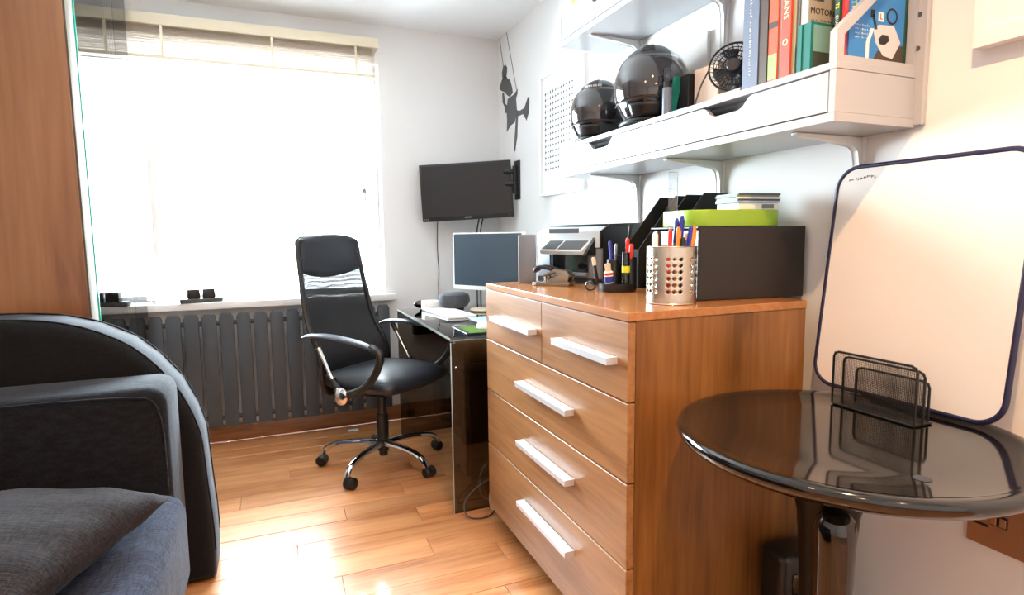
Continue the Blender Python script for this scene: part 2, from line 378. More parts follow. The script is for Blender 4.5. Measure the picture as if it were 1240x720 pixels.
# ------------------------------------------------------------------ blind and pelmet
pel = thing('window_blind', (-.12, DY-.05, 2.10), 'gathered beige slatted blind under a cream pelmet above the window', 'blind')
G().box((-.62, DY-.10, 2.262), (.635, DY, 2.318), .004).build('pelmet', M_cream, pel)
G().box((-.93, DY-.10, 2.262), (-.650, DY, 2.318), .004).build('pelmet', M_cream, pel)
g = G()
for i in range(17):
    z = 2.118+i*.0085
    G().box((-.91, DY-.085, z), (.615, DY-.035, z+.0012), .0004, 1, T(-.1, DY-.06, z) @ Rx(random.uniform(.10, .22)) @ T(.1, -DY+.06, -z)).build('slat', M_slat, pel, smooth=False)
G().box((-.91, DY-.087, 2.095), (.615, DY-.033, 2.112), .004).build('bottom_rail', M_cream, pel)
for x in (-.80, -.48, .05, .50):
    G().box((x, DY-.0885, 2.095), (x+.012, DY-.0875, 2.262)).build('ladder_tape', M_cream, pel, smooth=False)
G().rod((.60, DY-.08, 2.26), (.60, DY-.08, .95), .0012, 6).build('pull_cord', M_cream, pel)

# ------------------------------------------------------------------ radiator
rad = thing('radiator', (-.17, DY-.1, .0), 'anthracite grey flat column radiator under the window', 'radiator')
for i in range(18):
    x = -.860+i*.0865
    if x > .66: break
    G().prism([(x-.0355, .115), (x+.0355, .115), (x+.0355, .735), (x+.026, .755), (x-.026, .755), (x-.0355, .735)], -(DY-.112), -(DY-.085), Matrix(((1,0,0,0),(0,0,-1,0),(0,1,0,0),(0,0,0,1))), .005).build('column', M_rad, rad)
for z in (.16, .70):
    G().rod((-.90, DY-.073, z), (.63, DY-.073, z), .013, 12).build('header_pipe', M_rad, rad)
for x in (-.88, .60):
    G().rod((x, DY-.073, 0), (x, DY-.073, .16), .008, 10).build('feed_pipe', M_rad, rad)

# sill ornaments
def ornament(cx, cy, rz, label):
    t = thing('tealight_holder', (cx, cy, .818), label, 'candle holder', None, rz)
    G().box((-.105, -.03, 0), (.105, .03, .024), .003).build('tray', M_darkmetal, t, w=False)
    for s in (-1, 1): G().box((s*.037-.031, -.026, .024), (s*.037+.031, .026, .075), .003).build('block', M_black, t, w=False)
ornament(-.375, 3.63, .16, 'dark twin-block tealight holder on the sill right of the window mullion')
ornament(-.70, 3.64, 0, 'dark twin-block tealight holder on the sill seen through the glass screen')

# ------------------------------------------------------------------ wardrobe + glass screen
wd = thing('wardrobe', (-1.1, 2.50, 0), 'tall walnut wardrobe with pale edge behind the sofa', 'wardrobe')
G().box((-1.60, 2.45, 0), (-.606, 2.462, CZ-.01), .001).build('side_panel', M_ward, wd)
G().box((-1.60, 2.462, 0), (-.61, 2.545, CZ-.01)).build('carcass', M_ward, wd, smooth=False)
G().box((-.6095, 2.455, 0), (-.600, 2.548, CZ-.01), .001).build('edge_strip', M_pale, wd)
gs = thing('glass_screen', (-.60, 3.0, 0), 'frameless clear glass screen between the wardrobe and the window', 'glass screen')
for a, b in ((2.553, 3.150), (3.154, 3.585)):
    G().box((-.603, a, .0), (-.597, b, CZ-.02)).build('pane', M_glass, gs, smooth=False)
G().box((-.604, 2.549, .0), (-.596, 2.553, CZ-.02)).build('pane_edge', M_teal, gs, smooth=False, label='green glass edge nearest the wardrobe')
G().box((-.6035, 3.150, .0), (-.5965, 3.154, CZ-.02)).build('pane_joint', M_acr, gs, smooth=False)

# ------------------------------------------------------------------ sofa
sofa = thing('sofa', (-.80, 1.35, 0), 'charcoal fabric sofa with a big rounded arm', 'sofa')
prof = [(-.235, .01), (-.232, .10), (-.234, .20), (-.242, .32), (-.247, .42), (-.252, .505), (-.273, .588), (-.315, .685), (-.380, .775), (-.445, .838), (-.539, .890), (-.635, .920), (-.752, .932), (-.90, .932), (-1.10, .90), (-1.25, .85), (-1.25, .01)]
def armshape(p, d):
    c = Vector((-.75, .35)); return [((x-c.x)*d+c.x, (z-c.y)*d+c.y) for x, z in p]
g = G()
secs = [(2.135, .93), (2.14, .965), (2.152, .988), (2.17, 1.0), (2.33, 1.0), (2.352, .985), (2.36, .955)]
n = len(prof); V = []; F = []
for yy, d in secs:
    for x, z in armshape(prof, d): V.append((x, yy, max(z, .01)))
for i in range(len(secs)-1):
    for k in range(n): F.append((i*n+k, i*n+(k+1) % n, (i+1)*n+(k+1) % n, (i+1)*n+k))
F += [tuple(range(n)), tuple((len(secs)-1)*n+k for k in range(n))]
g._f(V, F); arm = g.build('arm', M_arm, sofa, angle=50)
for yy in (2.168, 2.332):
    G().tube([(x, yy, z+.002) for x, z in prof[1:14]], .0035, 6, smooth=1).build('piping', M_cush, arm)
g = G(); g.box((-.95, 1.868, .20), (-.302, 2.13, .748), .045, 5, T(0, 0, 0))
G().box((-.95, .35, .14), (-.30, 2.10, .20), .03, 3).build('base_rail', M_arm, sofa)
pad = g.build('arm_cushion', M_cush, sofa)
G().tube([(-.95, 1.867, .738), (-.37, 1.869, .738), (-.312, 1.869, .70), (-.310, 1.869, .46)], .003, 6, smooth=2).build('piping', M_cush, pad)
g = G()
g.box((-1.02, .35, .18), (-.262, 1.86, .452), .05, 5)
sc = g.build('seat_cushion', M_seatf, sofa)
G().tube([(-.268, .40, .41), (-.268, 1.80, .41)], .003, 6).build('piping', M_seatf, sc)
G().box((-.90, .30, .0), (-.33, 2.0, .16), .02, 2).build('base', M_arm, sofa)
G().box((-1.28, .30, .0), (-1.0, 2.13, .86), .07, 4).build('backrest', M_arm, sofa)
# pillow
def pillow(L, Wd, H, nu=28):
    def top(sgn):
        def f(u, v):
            a = 2*u-1; b = 2*v-1
            e = max(0, (1-abs(a)**2.6))**.55*max(0, (1-abs(b)**2.6))**.55
            pin = 1-.07*(1-abs(a)**2)*abs(b)**3; pin2 = 1-.07*(1-abs(b)**2)*abs(a)**3
            wr = .004*math.sin(7*a+4*b)*e+.004*math.sin(13*b-6*a+1)*e*abs(a)+.004*math.sin(11*(a+b))*e*abs(a*b)
            return (a*L/2*pin2, b*Wd/2*pin, sgn*H/2*e+wr)
        return f
    g = G(); g.surf(top(1), nu, nu); g.surf(top(-1), nu, nu); bmesh.ops.remove_doubles(g.bm, verts=g.bm.verts, dist=.0015); return g
p = pillow(.52, .52, .17); p.bm.transform(T(-.595, 1.475, .530) @ Rx(math.radians(-2)) @ Rz(math.radians(-20)))
tag(p.build('throw_pillow', M_pil, loc=(-.53, 1.43, .46), angle=80), 'dark charcoal throw pillow lying on the sofa seat', 'pillow')

# ------------------------------------------------------------------ chest of drawers
chest = thing('chest_of_drawers', (1.03, 1.64, 0), 'oak veneer chest of drawers with long aluminium bar handles', 'chest of drawers')
cx0, cx1, cy0, cy1, ct = .76, 1.325, 1.148, 2.135, .984
G().box((cx0, cy0, ct-.021), (cx1, cy1, ct), .0015, 1).build('top_panel', M_chest_t, chest)
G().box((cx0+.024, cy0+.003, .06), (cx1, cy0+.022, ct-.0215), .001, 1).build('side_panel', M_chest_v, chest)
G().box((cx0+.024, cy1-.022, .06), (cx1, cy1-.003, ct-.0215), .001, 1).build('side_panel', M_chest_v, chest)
G().box((cx1-.012, cy0+.022, .06), (cx1-.002, cy1-.022, ct-.022)).build('back_panel', M_chest_v, chest, smooth=False)
G().box((cx0+.03, cy0+.022, .07), (cx1-.012, cy1-.022, .09)).build('bottom_panel', M_chest_v, chest, smooth=False)
G().box((cx0+.09, cy0+.02, 0), (cx1-.03, cy1-.02, .07)).build('plinth', M_chest_v, chest, smooth=False)
G().box((cx0+.026, cy0+.022, .09), (cx0+.034, cy1-.022, ct-.022)).build('front_liner', M_boxbrown, chest, smooth=False)
def drawer(y0, y1, z0, z1, hy0, hy1, hz):
    d = G().box((cx0+.001, y0+.0015, z0+.002), (cx0+.022, y1-.0015, z1-.002), .0014, 1).build('drawer', M_chest_h, chest)
    h = G().box((cx0-.030, hy0, hz-.009), (cx0-.022, hy1, hz+.009), .0008, 1).box((cx0-.022, hy0, hz-.009), (cx0+.001, hy0+.008, hz+.009)).box((cx0-.022, hy1-.008, hz-.009), (cx0+.001, hy1, hz+.009)).box((cx0-.022, hy0+.008, hz+.001), (cx0-.001, hy1-.008, hz+.009))
    h.build('handle', M_brushed, d)
zz = [ct-.022, .767, .567, .349, .085]
mid = 1.628
drawer(cy0, mid, zz[1], zz[0], 1.195, 1.50, .862)
drawer(mid, cy1, zz[1], zz[0], 1.665, 2.02, .862)
for a, b, hz in ((1, 2, .672), (2, 3, .468), (3, 4, .255)):
    drawer(cy0, cy1, zz[b], zz[a], 1.415, 1.775, hz)

# ------------------------------------------------------------------ wall shelves
def shelf(name, z0, z1, ya, yb, label, end_mat):
    t = thing(name, (1.30, (ya+yb)/2, z0), label, 'shelf')
    x0 = 1.149
    G().box((x0, ya, z1-.016), (WX-.004, yb, z1), .001, 1).build('top_board', M_shelf, t)
    G().box((x0, ya+.001, z0), (WX-.006, yb-.001, z0+.020), .001, 1).build('bottom_board', M_shelf, t)
    G().box((x0, ya+.001, z0+.02), (WX-.006, ya+.018, z1-.0165), .0008, 1).build('end_panel', M_shelf, t)
    G().box((x0, yb-.018, z0+.02), (WX-.006, yb-.001, z1-.0165), .0008, 1).build('end_panel', M_shelf, t)
    m = (ya+yb)/2
    G().box((x0+.001, m-.009, z0+.02), (WX-.006, m+.009, z1-.0165)).build('divider', M_shelf, t, smooth=False)
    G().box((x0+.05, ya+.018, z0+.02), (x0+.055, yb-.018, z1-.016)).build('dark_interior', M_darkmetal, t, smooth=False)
    for a, b in ((ya+.018, m-.009), (m+.009, yb-.018)):
        c = (a+b)/2; za, zb = z0+.0235, z1-.0195; h = .030; wd_ = .062
        poly = [(a+.003, za), (b-.003, za), (b-.003, zb), (c+wd_+.03, zb), (c+wd_+.018, zb-.004), (c+wd_, zb-.022), (c+wd_-.012, zb-h+.002), (c+wd_-.02, zb-h), (c-wd_+.02, zb-h), (c-wd_+.012, zb-h+.002), (c-wd_, zb-.022), (c-wd_-.018, zb-.004), (c-wd_-.03, zb), (a+.003, zb)]
        MM = Matrix(((0, 0, 1, x0+.001), (1, 0, 0, 0), (0, 1, 0, 0), (0, 0, 0, 1)))
        G().prism(poly, 0, .014, MM).build('drawer', M_shelf, t, angle=50)
    return t
lo_sh = shelf('wall_shelf', 1.407, 1.535, .945, 2.270, 'lower white wall shelf with drawers, carrying helmets and books', M_shelf)
up_sh = shelf('wall_shelf', 1.940, 2.070, .945, 2.270, 'upper white wall shelf with drawers above the helmets', M_shelf)
def bracket(y, z, label, down=.24):
    t = thing('shelf_bracket', (1.40, y, z-.25), label, 'bracket', 'white steel shelf brackets')
    # arm: triangular fin under the board, from the wall outward, then leg down the wall
    MM = Matrix(((1, 0, 0, 0), (0, 0, 1, y-.009), (0, 1, 0, 0), (0, 0, 0, 1)))
    G().prism([(1.185, z-.001), (1.185, z-.006), (1.30, z-.016), (1.380, z-.024), (1.396, z-.036), (1.403, z-.065), (1.4065, z-down), (1.414, z-down), (1.414, z-.001)], 0, .018, MM, .002).build('arm', M_steelwhite, t)
    G().box((1.408, y-.016, z-down-.05), (WX, y+.016, z-.001), .002, 1).build('rail', M_steelwhite, t)
    G().cyl(.0055, 0, .003, 12, T(1.411, y-.0, z-.06) @ Ry(-PI/2)).build('screw', M_grey, t)
bracket(2.075, 1.407, 'white steel bracket under the lower shelf at its far end')
bracket(1.590, 1.407, 'white steel bracket under the lower shelf above the desktop files')
bracket(1.085, 1.407, 'white steel bracket under the lower shelf behind the whiteboard', .14)
bracket(2.075, 1.940, 'white steel bracket under the upper shelf behind the helmets')
bracket(1.590, 1.940, 'white steel bracket under the upper shelf behind the small fan')
# triangular bookend at the near end of the lower shelf + slotted rail
be = thing('bookend', (1.28, .955, 1.535), 'white triangular bookend holding the books at the near shelf end', 'bookend')
outer = [(1.150, 1.5355), (1.412, 1.5355), (1.412, 1.83), (1.150, 1.600)]
inner = [(1.172, 1.549), (1.396, 1.549), (1.396, 1.790), (1.172, 1.592)]
G().ring(outer, inner, -.966, -.948, XZ).build('frame', M_shelf, be, smooth=False)
g = G().box((1.405, .925, 1.41), (WX, .965, 2.42), .003, 1); rl = tag(g.build('slotted_wall_rail', M_shelf, loc=(1.41, .945, 1.41)), 'white slotted wall rail beside the books at the near shelf end', 'rail')
g = G()
for k in range(9): g.cyl(.006, 0, .002, 12, T(1.406, .945, 1.585+.075*k) @ Ry(-PI/2))
g.build('slot', M_darkmetal, rl)
g = tag(G().box((1.18, 2.09, 2.070), (1.34, 2.215, 2.27), .003).build('wooden_box', M_boxwood, loc=(1.26, 2.15, 2.07)), 'orange wooden box at the far end of the upper shelf', 'box')

# ------------------------------------------------------------------ helmets
def helmet(cx, cy, cz, s, rz, label, decal):
    t = thing('motorcycle_helmet', (cx, cy, cz), label, 'helmet', None, rz)
    def fn(v):
        x, y, z = v.x, v.y, v.z
        if z < -.72: z = -.72-(z+.72)*.15
        k = 1-.10*max(0, -z)**1.2
        y2 = y*(1.0+.10*max(0, -z)*(1 if y > 0 else -.4))
        return Vector((x*k, y2, z))
    a, b, c = .122*s, .150*s, .145*s; z0 = .108*s
    G().ell((0, 0, z0), (a, b, c), 40, 28, fn=fn).build('shell', M_helmet, t, w=False, angle=70)
    # visor: patch on the front (+y)
    def vis(u, v):
        p = (u-.5)*2.5; th = math.radians(52+v*56)
        q = fn(Vector((math.sin(th)*math.sin(p), math.sin(th)*math.cos(p), math.cos(th))))
        return (q.x*a*1.012, q.y*b*1.012, q.z*c*1.012+z0)
    v = G().surf(vis, 30, 12).build('visor', M_visor, t, w=False, solid=.002, angle=80)
    def rim(vv): return [Vector(vis(u/20, vv))*1.0 for u in range(21)]
    G().tube(rim(1.0), .0025, 6).build('visor_rim', M_black, v, w=False)
    G().tube([(x, y, .006*s) for x, y, in [(a*.82*math.cos(k*PI/12), b*.84*math.sin(k*PI/12)) for k in range(24)]], .007, 8, closed=True).build('neck_trim', M_black, t, w=False)
    # chin vent and top vent
    def chin(u, v):
        p = (u-.5)*.9; th = math.radians(112+v*16)
        q = fn(Vector((math.sin(th)*math.sin(p), math.sin(th)*math.cos(p), math.cos(th))))
        return (q.x*a*1.04, q.y*b*1.05, q.z*c*1.04+z0)
    G().surf(chin, 12, 4).build('chin_vent', M_black, t, w=False, solid=.004)
    def tv(u, v):
        p = (u-.5)*.55; th = math.radians(20+v*24)
        q = fn(Vector((math.sin(th)*math.sin(p), math.sin(th)*math.cos(p), math.cos(th))))
        return (q.x*a*1.001, q.y*b*1.001, q.z*c*1.001+z0)
    G().surf(tv, 8, 6).build('top_vent', M_black, t, w=False, solid=.002)
    def hinge(sx): return G().ell((sx*a*.985, b*.05, z0+.01), (.008, .026, .026), 16, 8)
    for sx in (): hinge(sx).build('visor_hinge', M_blackgloss, t, w=False)
    if decal:
        for k in range(8):
            u0 = -.42+k*.10; th = math.radians(48)
            q = fn(Vector((math.sin(th)*math.sin(u0), math.sin(th)*math.cos(u0), math.cos(th))))
            G().box((-.003, -.001, -.004), (.003, .001, .004), M=T(q.x*a*1.03, q.y*b*1.03, q.z*c*1.03+z0) @ Rz(-u0) @ Rx(-.5)).build('decal', M_paperw, t, w=False, smooth=False)
    return t
helmet(1.268, 2.125, 1.537, .98, math.radians(128), 'smaller dark glossy motorcycle helmet with pale brow lettering at the far end', True)
helmet(1.255, 1.762, 1.537, 1.08, math.radians(136), 'large dark glossy motorcycle helmet behind the small spray bottle', False)

# small shelf items
t = thing('spray_bottle', (1.185, 1.585, 1.535), 'slim clear spray bottle standing in front of the larger helmet', 'bottle')
G().cyl(.0145, 1.535, 1.625, 20, T(1.185, 1.585, 0), b=.002).build('body', M_silver, t)
G().cyl(.0115, 1.625, 1.645, 20, T(1.185, 1.585, 0)).build('collar', M_black, t)
G().cyl(.013, 1.645, 1.684, 20, T(1.185, 1.585, 0), b=.001).build('cap', M_acr, t)
t = thing('box_file', (1.26, 1.565, 1.535), 'teal and dark small box leaning beside the larger helmet', 'box')
M_tealcard = mat('teal_card', (22, 120, 106), .45)
G().prism([(1.19, 1.5355), (1.215, 1.5355), (1.245, 1.665), (1.22, 1.665)], -1.600, -1.585, XZ).build('teal_flap', M_tealcard, t)
G().box((1.235, 1.545, 1.5355), (1.32, 1.60, 1.665), .002, 1).build('carton', M_blackcard, t)
tag(G().box((1.250, 1.425, 1.5365), (1.36, 1.535, 1.672), .002, 1, T(1.25, 1.48, 0) @ Rz(.0) @ T(-1.25, -1.48, 0)).build('carton', M_beige, loc=(1.3, 1.48, 1.536)), 'plain peach cardboard box behind the small fan', 'box')
M_bluepap = mat('pale_blue_paper', (150, 180, 226), .6)
tag(G().box((-.035, -.10, 0), (.035, .10, .006), M=T(1.205, 1.455, 1.536) @ Rz(.05)).build('leaflet', M_bluepap, smooth=False, loc=(1.2, 1.47, 1.536)), 'pale blue leaflets lying on the shelf in front of the peach box', 'leaflet')
tag(G().box((-.03, -.05, 0), (.03, .05, .018), .002, 1, T(1.212, 1.315, 1.536)).build('small_packet', mat('packet', (176, 168, 158), .5), loc=(1.21, 1.315, 1.536)), 'small flat packet lying in front of the fan', 'packet')
tag(G().box((1.29, 2.485, 1.5365), (1.32, 2.487, 1.60)).build('x', M_beige), '', '') if False else None
tag(G().box((-.004, -.04, 0), (.004, .03, .065), .001, 1, T(1.195, 2.225, 1.5365)).build('tea_card', M_beige, loc=(1.195, 2.225, 1.5365)), 'small beige card standing left of the smaller helmet', 'card')
# grey board on the wall
tag(G().box((1.404, 1.66, 1.536), (1.418, 2.02, 1.850), .002, 1).build('grey_board', mat('grey_board', (196, 192, 188), .6), loc=(1.395, 1.84, 1.536)), 'pale grey board leaning on the wall behind the larger helmet', 'board')
# fan
fan = thing('desk_fan', (1.28, 1.38, 1.535), 'small black wire-cage desk fan beside the grey book', 'fan')
FM = T(1.262, 1.375, 1.640) @ Rz(math.radians(-50)) @ Rx(math.radians(80))
R = .070
for k in range(5):
    rr = R*(k+1)/5; zf = .022-.014*((k+1)/5)**2
    for sg, nm in ((1, 'f'), (-1, 'r')):
        pts = [(rr*math.cos(a*PI/16), rr*math.sin(a*PI/16), sg*zf) for a in range(32)]
        if k < 4 or sg == 1: G().tube(pts, .0012 if k < 4 else .003, 5, closed=True, M=FM).build('cage_ring', M_black, fan)
g = G()
for a in range(30):
    th = 2*PI*a/30
    for sg in (1, -1):
        pts = [(R*q*math.cos(th), R*q*math.sin(th), sg*(.022-.014*q*q)) for q in (.28, .55, .8, 1)]
        g.tube(pts, .0009, 4, M=FM)
g.build('cage_wires', M_black, fan)
G().cyl(.020, -.026, .026, 24, FM, b=.003).build('motor', M_black, fan)
for a in range(4):
    th = 2*PI*a/4+.3
    G().surf(lambda u, v: ((.018+u*.042)*math.cos(th+(v-.5)*.9), (.018+u*.042)*math.sin(th+(v-.5)*.9), (v-.5)*.022), 4, 5, FM).build('blade', M_black, fan, solid=.0012)
G().tube([(1.185, 1.455, 1.539), (1.20, 1.445, 1.60), (1.215, 1.430, 1.640)], .0025, 6, smooth=1).tube([(1.325, 1.295, 1.539), (1.325, 1.30, 1.58), (1.310, 1.318, 1.64)], .0025, 6, smooth=1).tube([(1.185, 1.455, 1.539), (1.22, 1.33, 1.5385), (1.325, 1.295, 1.539)], .003, 6, smooth=1).build('stand', M_black, fan)

# ------------------------------------------------------------------ books on the lower shelf
ZB = 1.5355
def book(y0, y1, h, d, x0, cov, label, spine=None, group='books on the lower shelf'):
    t = thing('book', (x0+d/2, (y0+y1)/2, ZB), label, 'book', group)
    th = min(.0022, (y1-y0)*.2)
    g = G(); g.box((x0, y0, ZB), (x0+d, y0+th, ZB+h)); g.box((x0, y1-th, ZB), (x0+d, y1, ZB+h)); g.box((x0, y0+th, ZB), (x0+th, y1-th, ZB+h), 0)
    g.build('cover', cov, t, smooth=False)
    G().box((x0+th, y0+th, ZB+.002), (x0+d-.003, y1-th, ZB+h-.003)).build('pages', M_paperw, t, smooth=False)
    if spine:
        for a, b, m in spine: G().box((x0-.0006, y0+.0005, ZB+h*a), (x0-.0001, y1-.0005, ZB+h*b)).build('spine_band', m, t, smooth=False)
    return t
cm = lambda n, c: mat(n, c, .45, var=.05)
K1 = cm('grey_blue_cover', (96, 108, 130)); K2 = cm('dark_brown_cover', (70, 56, 46)); K3 = cm('orange_red_cover', (214, 84, 46)); K4 = cm('taupe_cover', (150, 140, 132))
K5 = cm('red_cover', (222, 78, 58)); K6 = cm('olive_cream_cover', (168, 156, 116)); K7 = cm('slate_cover', (92, 98, 96)); K8 = cm('light_grey_cover', (176, 176, 178))
K9 = cm('taupe_cover_motor', (188, 178, 162)); K10 = cm('dark_green_cover', (26, 70, 52)); K11 = cm('pink_red_cover', (206, 74, 84)); K12 = cm('bright_blue_cover', (50, 130, 200))
Kt = cm('teal_cover', (18, 112, 104)); Klt = cm('green_patch', (150, 186, 110)); Kpic = cm('sea_picture', (120, 160, 150)); Kdk = cm('dark_picture', (64, 70, 60))
M_gold = mat('pale_lettering', (236, 226, 190), .5); M_yel = mat('yellow_lettering', (232, 222, 60), .5); M_blk = mat('black_lettering', (40, 38, 40), .6)
b = book(1.200, 1.252, .330, .23, 1.176, K1, 'thick grey-blue hardback, leftmost of the books beside the fan')
strokes(YZ_at(1.1755, 1.226, 1.70) @ Rz(-PI/2), .26, .008, 34, M_paperw, b)
book(1.172, 1.198, .320, .22, 1.178, K2, 'dark brown book right of the grey-blue hardback')
b = book(1.141, 1.170, .300, .22, 1.180, K3, 'orange book with a green patch low on its spine', [(.04, .24, Klt), (.45, .50, K2)])
b = book(1.128, 1.140, .30, .21, 1.183, K4, 'thin taupe book between the orange and the red spine')
b = book(1.100, 1.127, .310, .22, 1.177, K5, 'red book with pale capital letters down the spine')
text('LANS', .024, YZ_at(1.1765, 1.1135, 1.706) @ Rz(-PI/2), M_gold, b)
G().lathe([(.008, 0), (.008, .0006), (.005, .0006), (.005, 0)], 20, YZ_at(1.1765, 1.1135, 1.624), cap=False).build('spine_emblem', M_gold, b)
book(1.0885, 1.0985, .30, .20, 1.182, K6, 'thin olive and cream book right of the red spine')
book(1.0795, 1.088, .29, .20, 1.184, K7, 'thin slate book between the olive and the light grey spine')
# taupe motorcycle book whose cover faces the camera above the shorter teal books
b = book(1.0572, 1.0785, .30, .20, 1.186, K9, 'taupe book with MOTORC lettering rising behind the teal books', [(0, .997, K8)])
text('The\nComplete', .0095, XZ_at(1.215, 1.0568, 1.712), M_blk, b)
text('MOTORCYCLE', .0200, XZ_at(1.191, 1.0568, 1.681), M_blk, b, align='LEFT')
strokes(XZ_at(1.235, 1.0568, 1.661), .08, .005, 16, M_blk, b)
for k in range(3):
    y0 = 1.0555-.0122*(k+1)
    b = book(y0, y0+.0115, .104, .13, 1.152+.002*(k % 2), Kt, ['slim teal booklet touching the taupe book', 'slim teal booklet in the middle of the teal trio', 'slim teal booklet with a seascape cover, nearest of the trio'][k])
G().box((1.160, 1.0183, ZB+.040), (1.265, 1.0187, ZB+.098)).build('cover_picture', Kpic, b, smooth=False)
G().box((1.160, 1.0183, ZB+.004), (1.265, 1.0187, ZB+.040)).build('cover_picture', Kdk, b, smooth=False)
b = book(.979, .990, .29, .20, 1.190, K10, 'dark green book with yellow and white spine lettering')
text('TS', .012, YZ_at(1.1895, .9845, 1.665) @ Rz(-PI/2), M_yel, b); text('CHARLES', .010, YZ_at(1.1895, .9845, 1.625) @ Rz(-PI/2), M_paperw, b)
book(.971, .978, .27, .185, 1.198, K11, 'thin pink-red book left of the bright blue one')
# book with cover shown through the bookend
b = book(.9668, .9702, .24, .178, 1.208, K12, 'bright blue motorcycle book seen through the triangular bookend')
Yc = .9664
text('TEST', .020, XZ_at(1.222, Yc, 1.655) @ Rz(-1.35), M_yel, b); strokes(XZ_at(1.27, Yc, 1.69), .06, .011, 6, M_paperw, b)
[strokes(XZ_at(1.250, Yc, 1.626-.009*k), .05, .004, 9, M_paperw, b) for k in range(4)]
G().box((1.298, Yc-.0003, 1.640), (1.316, Yc, 1.660)).build('l_plate', M_paperw, b, smooth=False)
text('L', .018, XZ_at(1.307, Yc-.0005, 1.650), M_red, b)
G().lathe([(.018, 0), (.018, .0006), (.014, .0006), (.014, 0)], 24, XZ_at(1.343, Yc, 1.655), cap=False).build('badge_ring', M_blk, b)
# motorcycle picture on the cover (flat shapes)
P = lambda pts, m, k: G().prism(pts, .0, .0004+.0002*k, XZ_at(0, Yc, 0)).build('cover_picture', m, b, smooth=False)
P([(1.262, 1.551), (1.262, 1.590), (1.275, 1.622), (1.285, 1.622), (1.272, 1.590), (1.272, 1.551)], M_paperw, 0)
P([(1.285, 1.551), (1.385, 1.551), (1.385, 1.595), (1.30, 1.575)], K2, 0)
P([(1.283, 1.618), (1.300, 1.632), (1.350, 1.635), (1.375, 1.60), (1.350, 1.562), (1.318, 1.566), (1.292, 1.592)], mat('fairing', (206, 206, 208), .4), 1)
P([(1.300, 1.600), (1.312, 1.612), (1.332, 1.612), (1.336, 1.600), (1.322, 1.590), (1.306, 1.590)], M_blk, 3)
P([(1.278, 1.650), (1.284, 1.652), (1.296, 1.622), (1.290, 1.620)], M_blk, 2)
P([(1.274, 1.645), (1.286, 1.645), (1.286, 1.662), (1.274, 1.662)], M_blk, 2)
book(.949, .949, .1, .1, 1.18, K10, 'x') if False else None
tag(G().box((1.386, .9672, ZB), (1.398, 1.03, ZB+.22), .001, 1).build('folder', K10, loc=(1.39, 1.0, ZB)), 'dark green folder at the wall end behind the blue book', 'folder')

# ------------------------------------------------------------------ pictures on the right wall
pic = thing('framed_picture', (WX, 2.76, 1.38), 'white framed picture of dark little cross marks beside the helmets', 'picture')
ya, yb, za, zb = 2.527, 2.985, 1.378, 2.020
MM = Matrix(((0, 0, 1, 0), (1, 0, 0, 0), (0, 1, 0, 0), (0, 0, 0, 1)))
o4 = [(ya, za), (yb, za), (yb, zb), (ya, zb)]; i4 = [(ya+.02, za+.02), (yb-.02, za+.02), (yb-.02, zb-.02), (ya+.02, zb-.02)]
G().ring(o4, i4, WX-.032, WX, MM).build('frame', M_frame, pic, smooth=False)
G().box((WX-.018, ya+.02, za+.02), (WX-.004, yb-.02, zb-.02)).build('print', mat('pale_green_print', (246, 250, 244), .6), pic, smooth=False)
g = G()
for i in range(11):
    for j in range(14):
        yy, z = 2.93-i*.0305, 1.915-j*.0305; a, b_ = .0125, .004
        pts = []
        for k in range(8):
            rr = a if k % 2 == 0 else b_; th = PI*k/4; pts.append((yy+rr*math.cos(th), z+rr*math.sin(th)))
        g.prism(pts, WX-.0195, WX-.018, MM)
o = g.build('pattern', M_ink, pic, smooth=False); o['kind'] = 'stuff'
pic = thing('framed_picture', (WX, .53, 1.55), 'deep white frame hanging above the whiteboard at the right edge', 'picture')
ya, yb, za, zb = .20, .817, 1.546, 2.25
o4 = [(ya, za), (yb, za), (yb, zb), (ya, zb)]; i4 = [(ya+.022, za+.035), (yb-.022, za+.035), (yb-.022, zb-.035), (ya+.022, zb-.035)]
G().ring(o4, i4, WX-.034, WX, MM).build('frame', M_frame, pic, smooth=False)
G().box((WX-.027, ya+.022, za+.035), (WX-.004, yb-.022, zb-.035)).build('print', M_wall, pic, smooth=False)

# ------------------------------------------------------------------ wall TV on arm
tv = thing('wall_television', (1.13, 3.53, 1.25), 'black wall-mounted television tilted in the corner', 'television')
TL, TR, BL = Vector((.863, 3.655, 1.597)), Vector((1.389, 3.455, 1.627)), Vector((.869, 3.625, 1.254))
ex = (TR-TL).normalized(); ez = (TL-BL); ez = (ez-ex*ez.dot(ex)).normalized(); ey = ez.cross(ex)
o = (TR+TL)/2+(BL-TL)/2; o.y -= .05
W2, H2 = .282, .174
TM = basis(o, ex, ey, ez)
G().box((-W2, -.012, -H2), (W2, .018, H2), .004, 2, TM).build('body', M_black, tv)
G().box((-W2+.014, -.0135, -H2+.026), (W2-.014, -.012, H2-.014), M=TM).build('screen', M_screen, tv, smooth=False)
G().box((-.022, -.0135, -H2+.009), (.022, -.0122, -H2+.017), M=TM).build('maker_badge', M_silver, tv, smooth=False)
for x in (-W2+.012, -W2+.022, -W2+.032, W2-.03): G().box((x, -.0135, -H2+.010), (x+.005, -.0122, -H2+.017), M=TM).build('button', M_grey, tv, smooth=False)
wm = thing('wall_mount', (1.41, 3.36, 1.5), 'black swing-arm television mount on the right wall', 'bracket')
G().box((WX-.012, 3.325, 1.385), (WX, 3.395, 1.62), .003).build('wall_plate', M_black, wm)
G().box((WX-.035, 3.345, 1.42), (WX-.012, 3.375, 1.59), .004).build('hinge', M_black, wm)
for z in (1.48, 1.555): G().tube([(WX-.03, 3.36, z), (1.34, 3.42, z), (1.18, 3.515, z)], .014, 8).build('arm', M_black, wm)
cab = thing('television_cable', (.99, 3.66, 1.0), 'thin black cable hanging from the television down the window wall', 'cable')
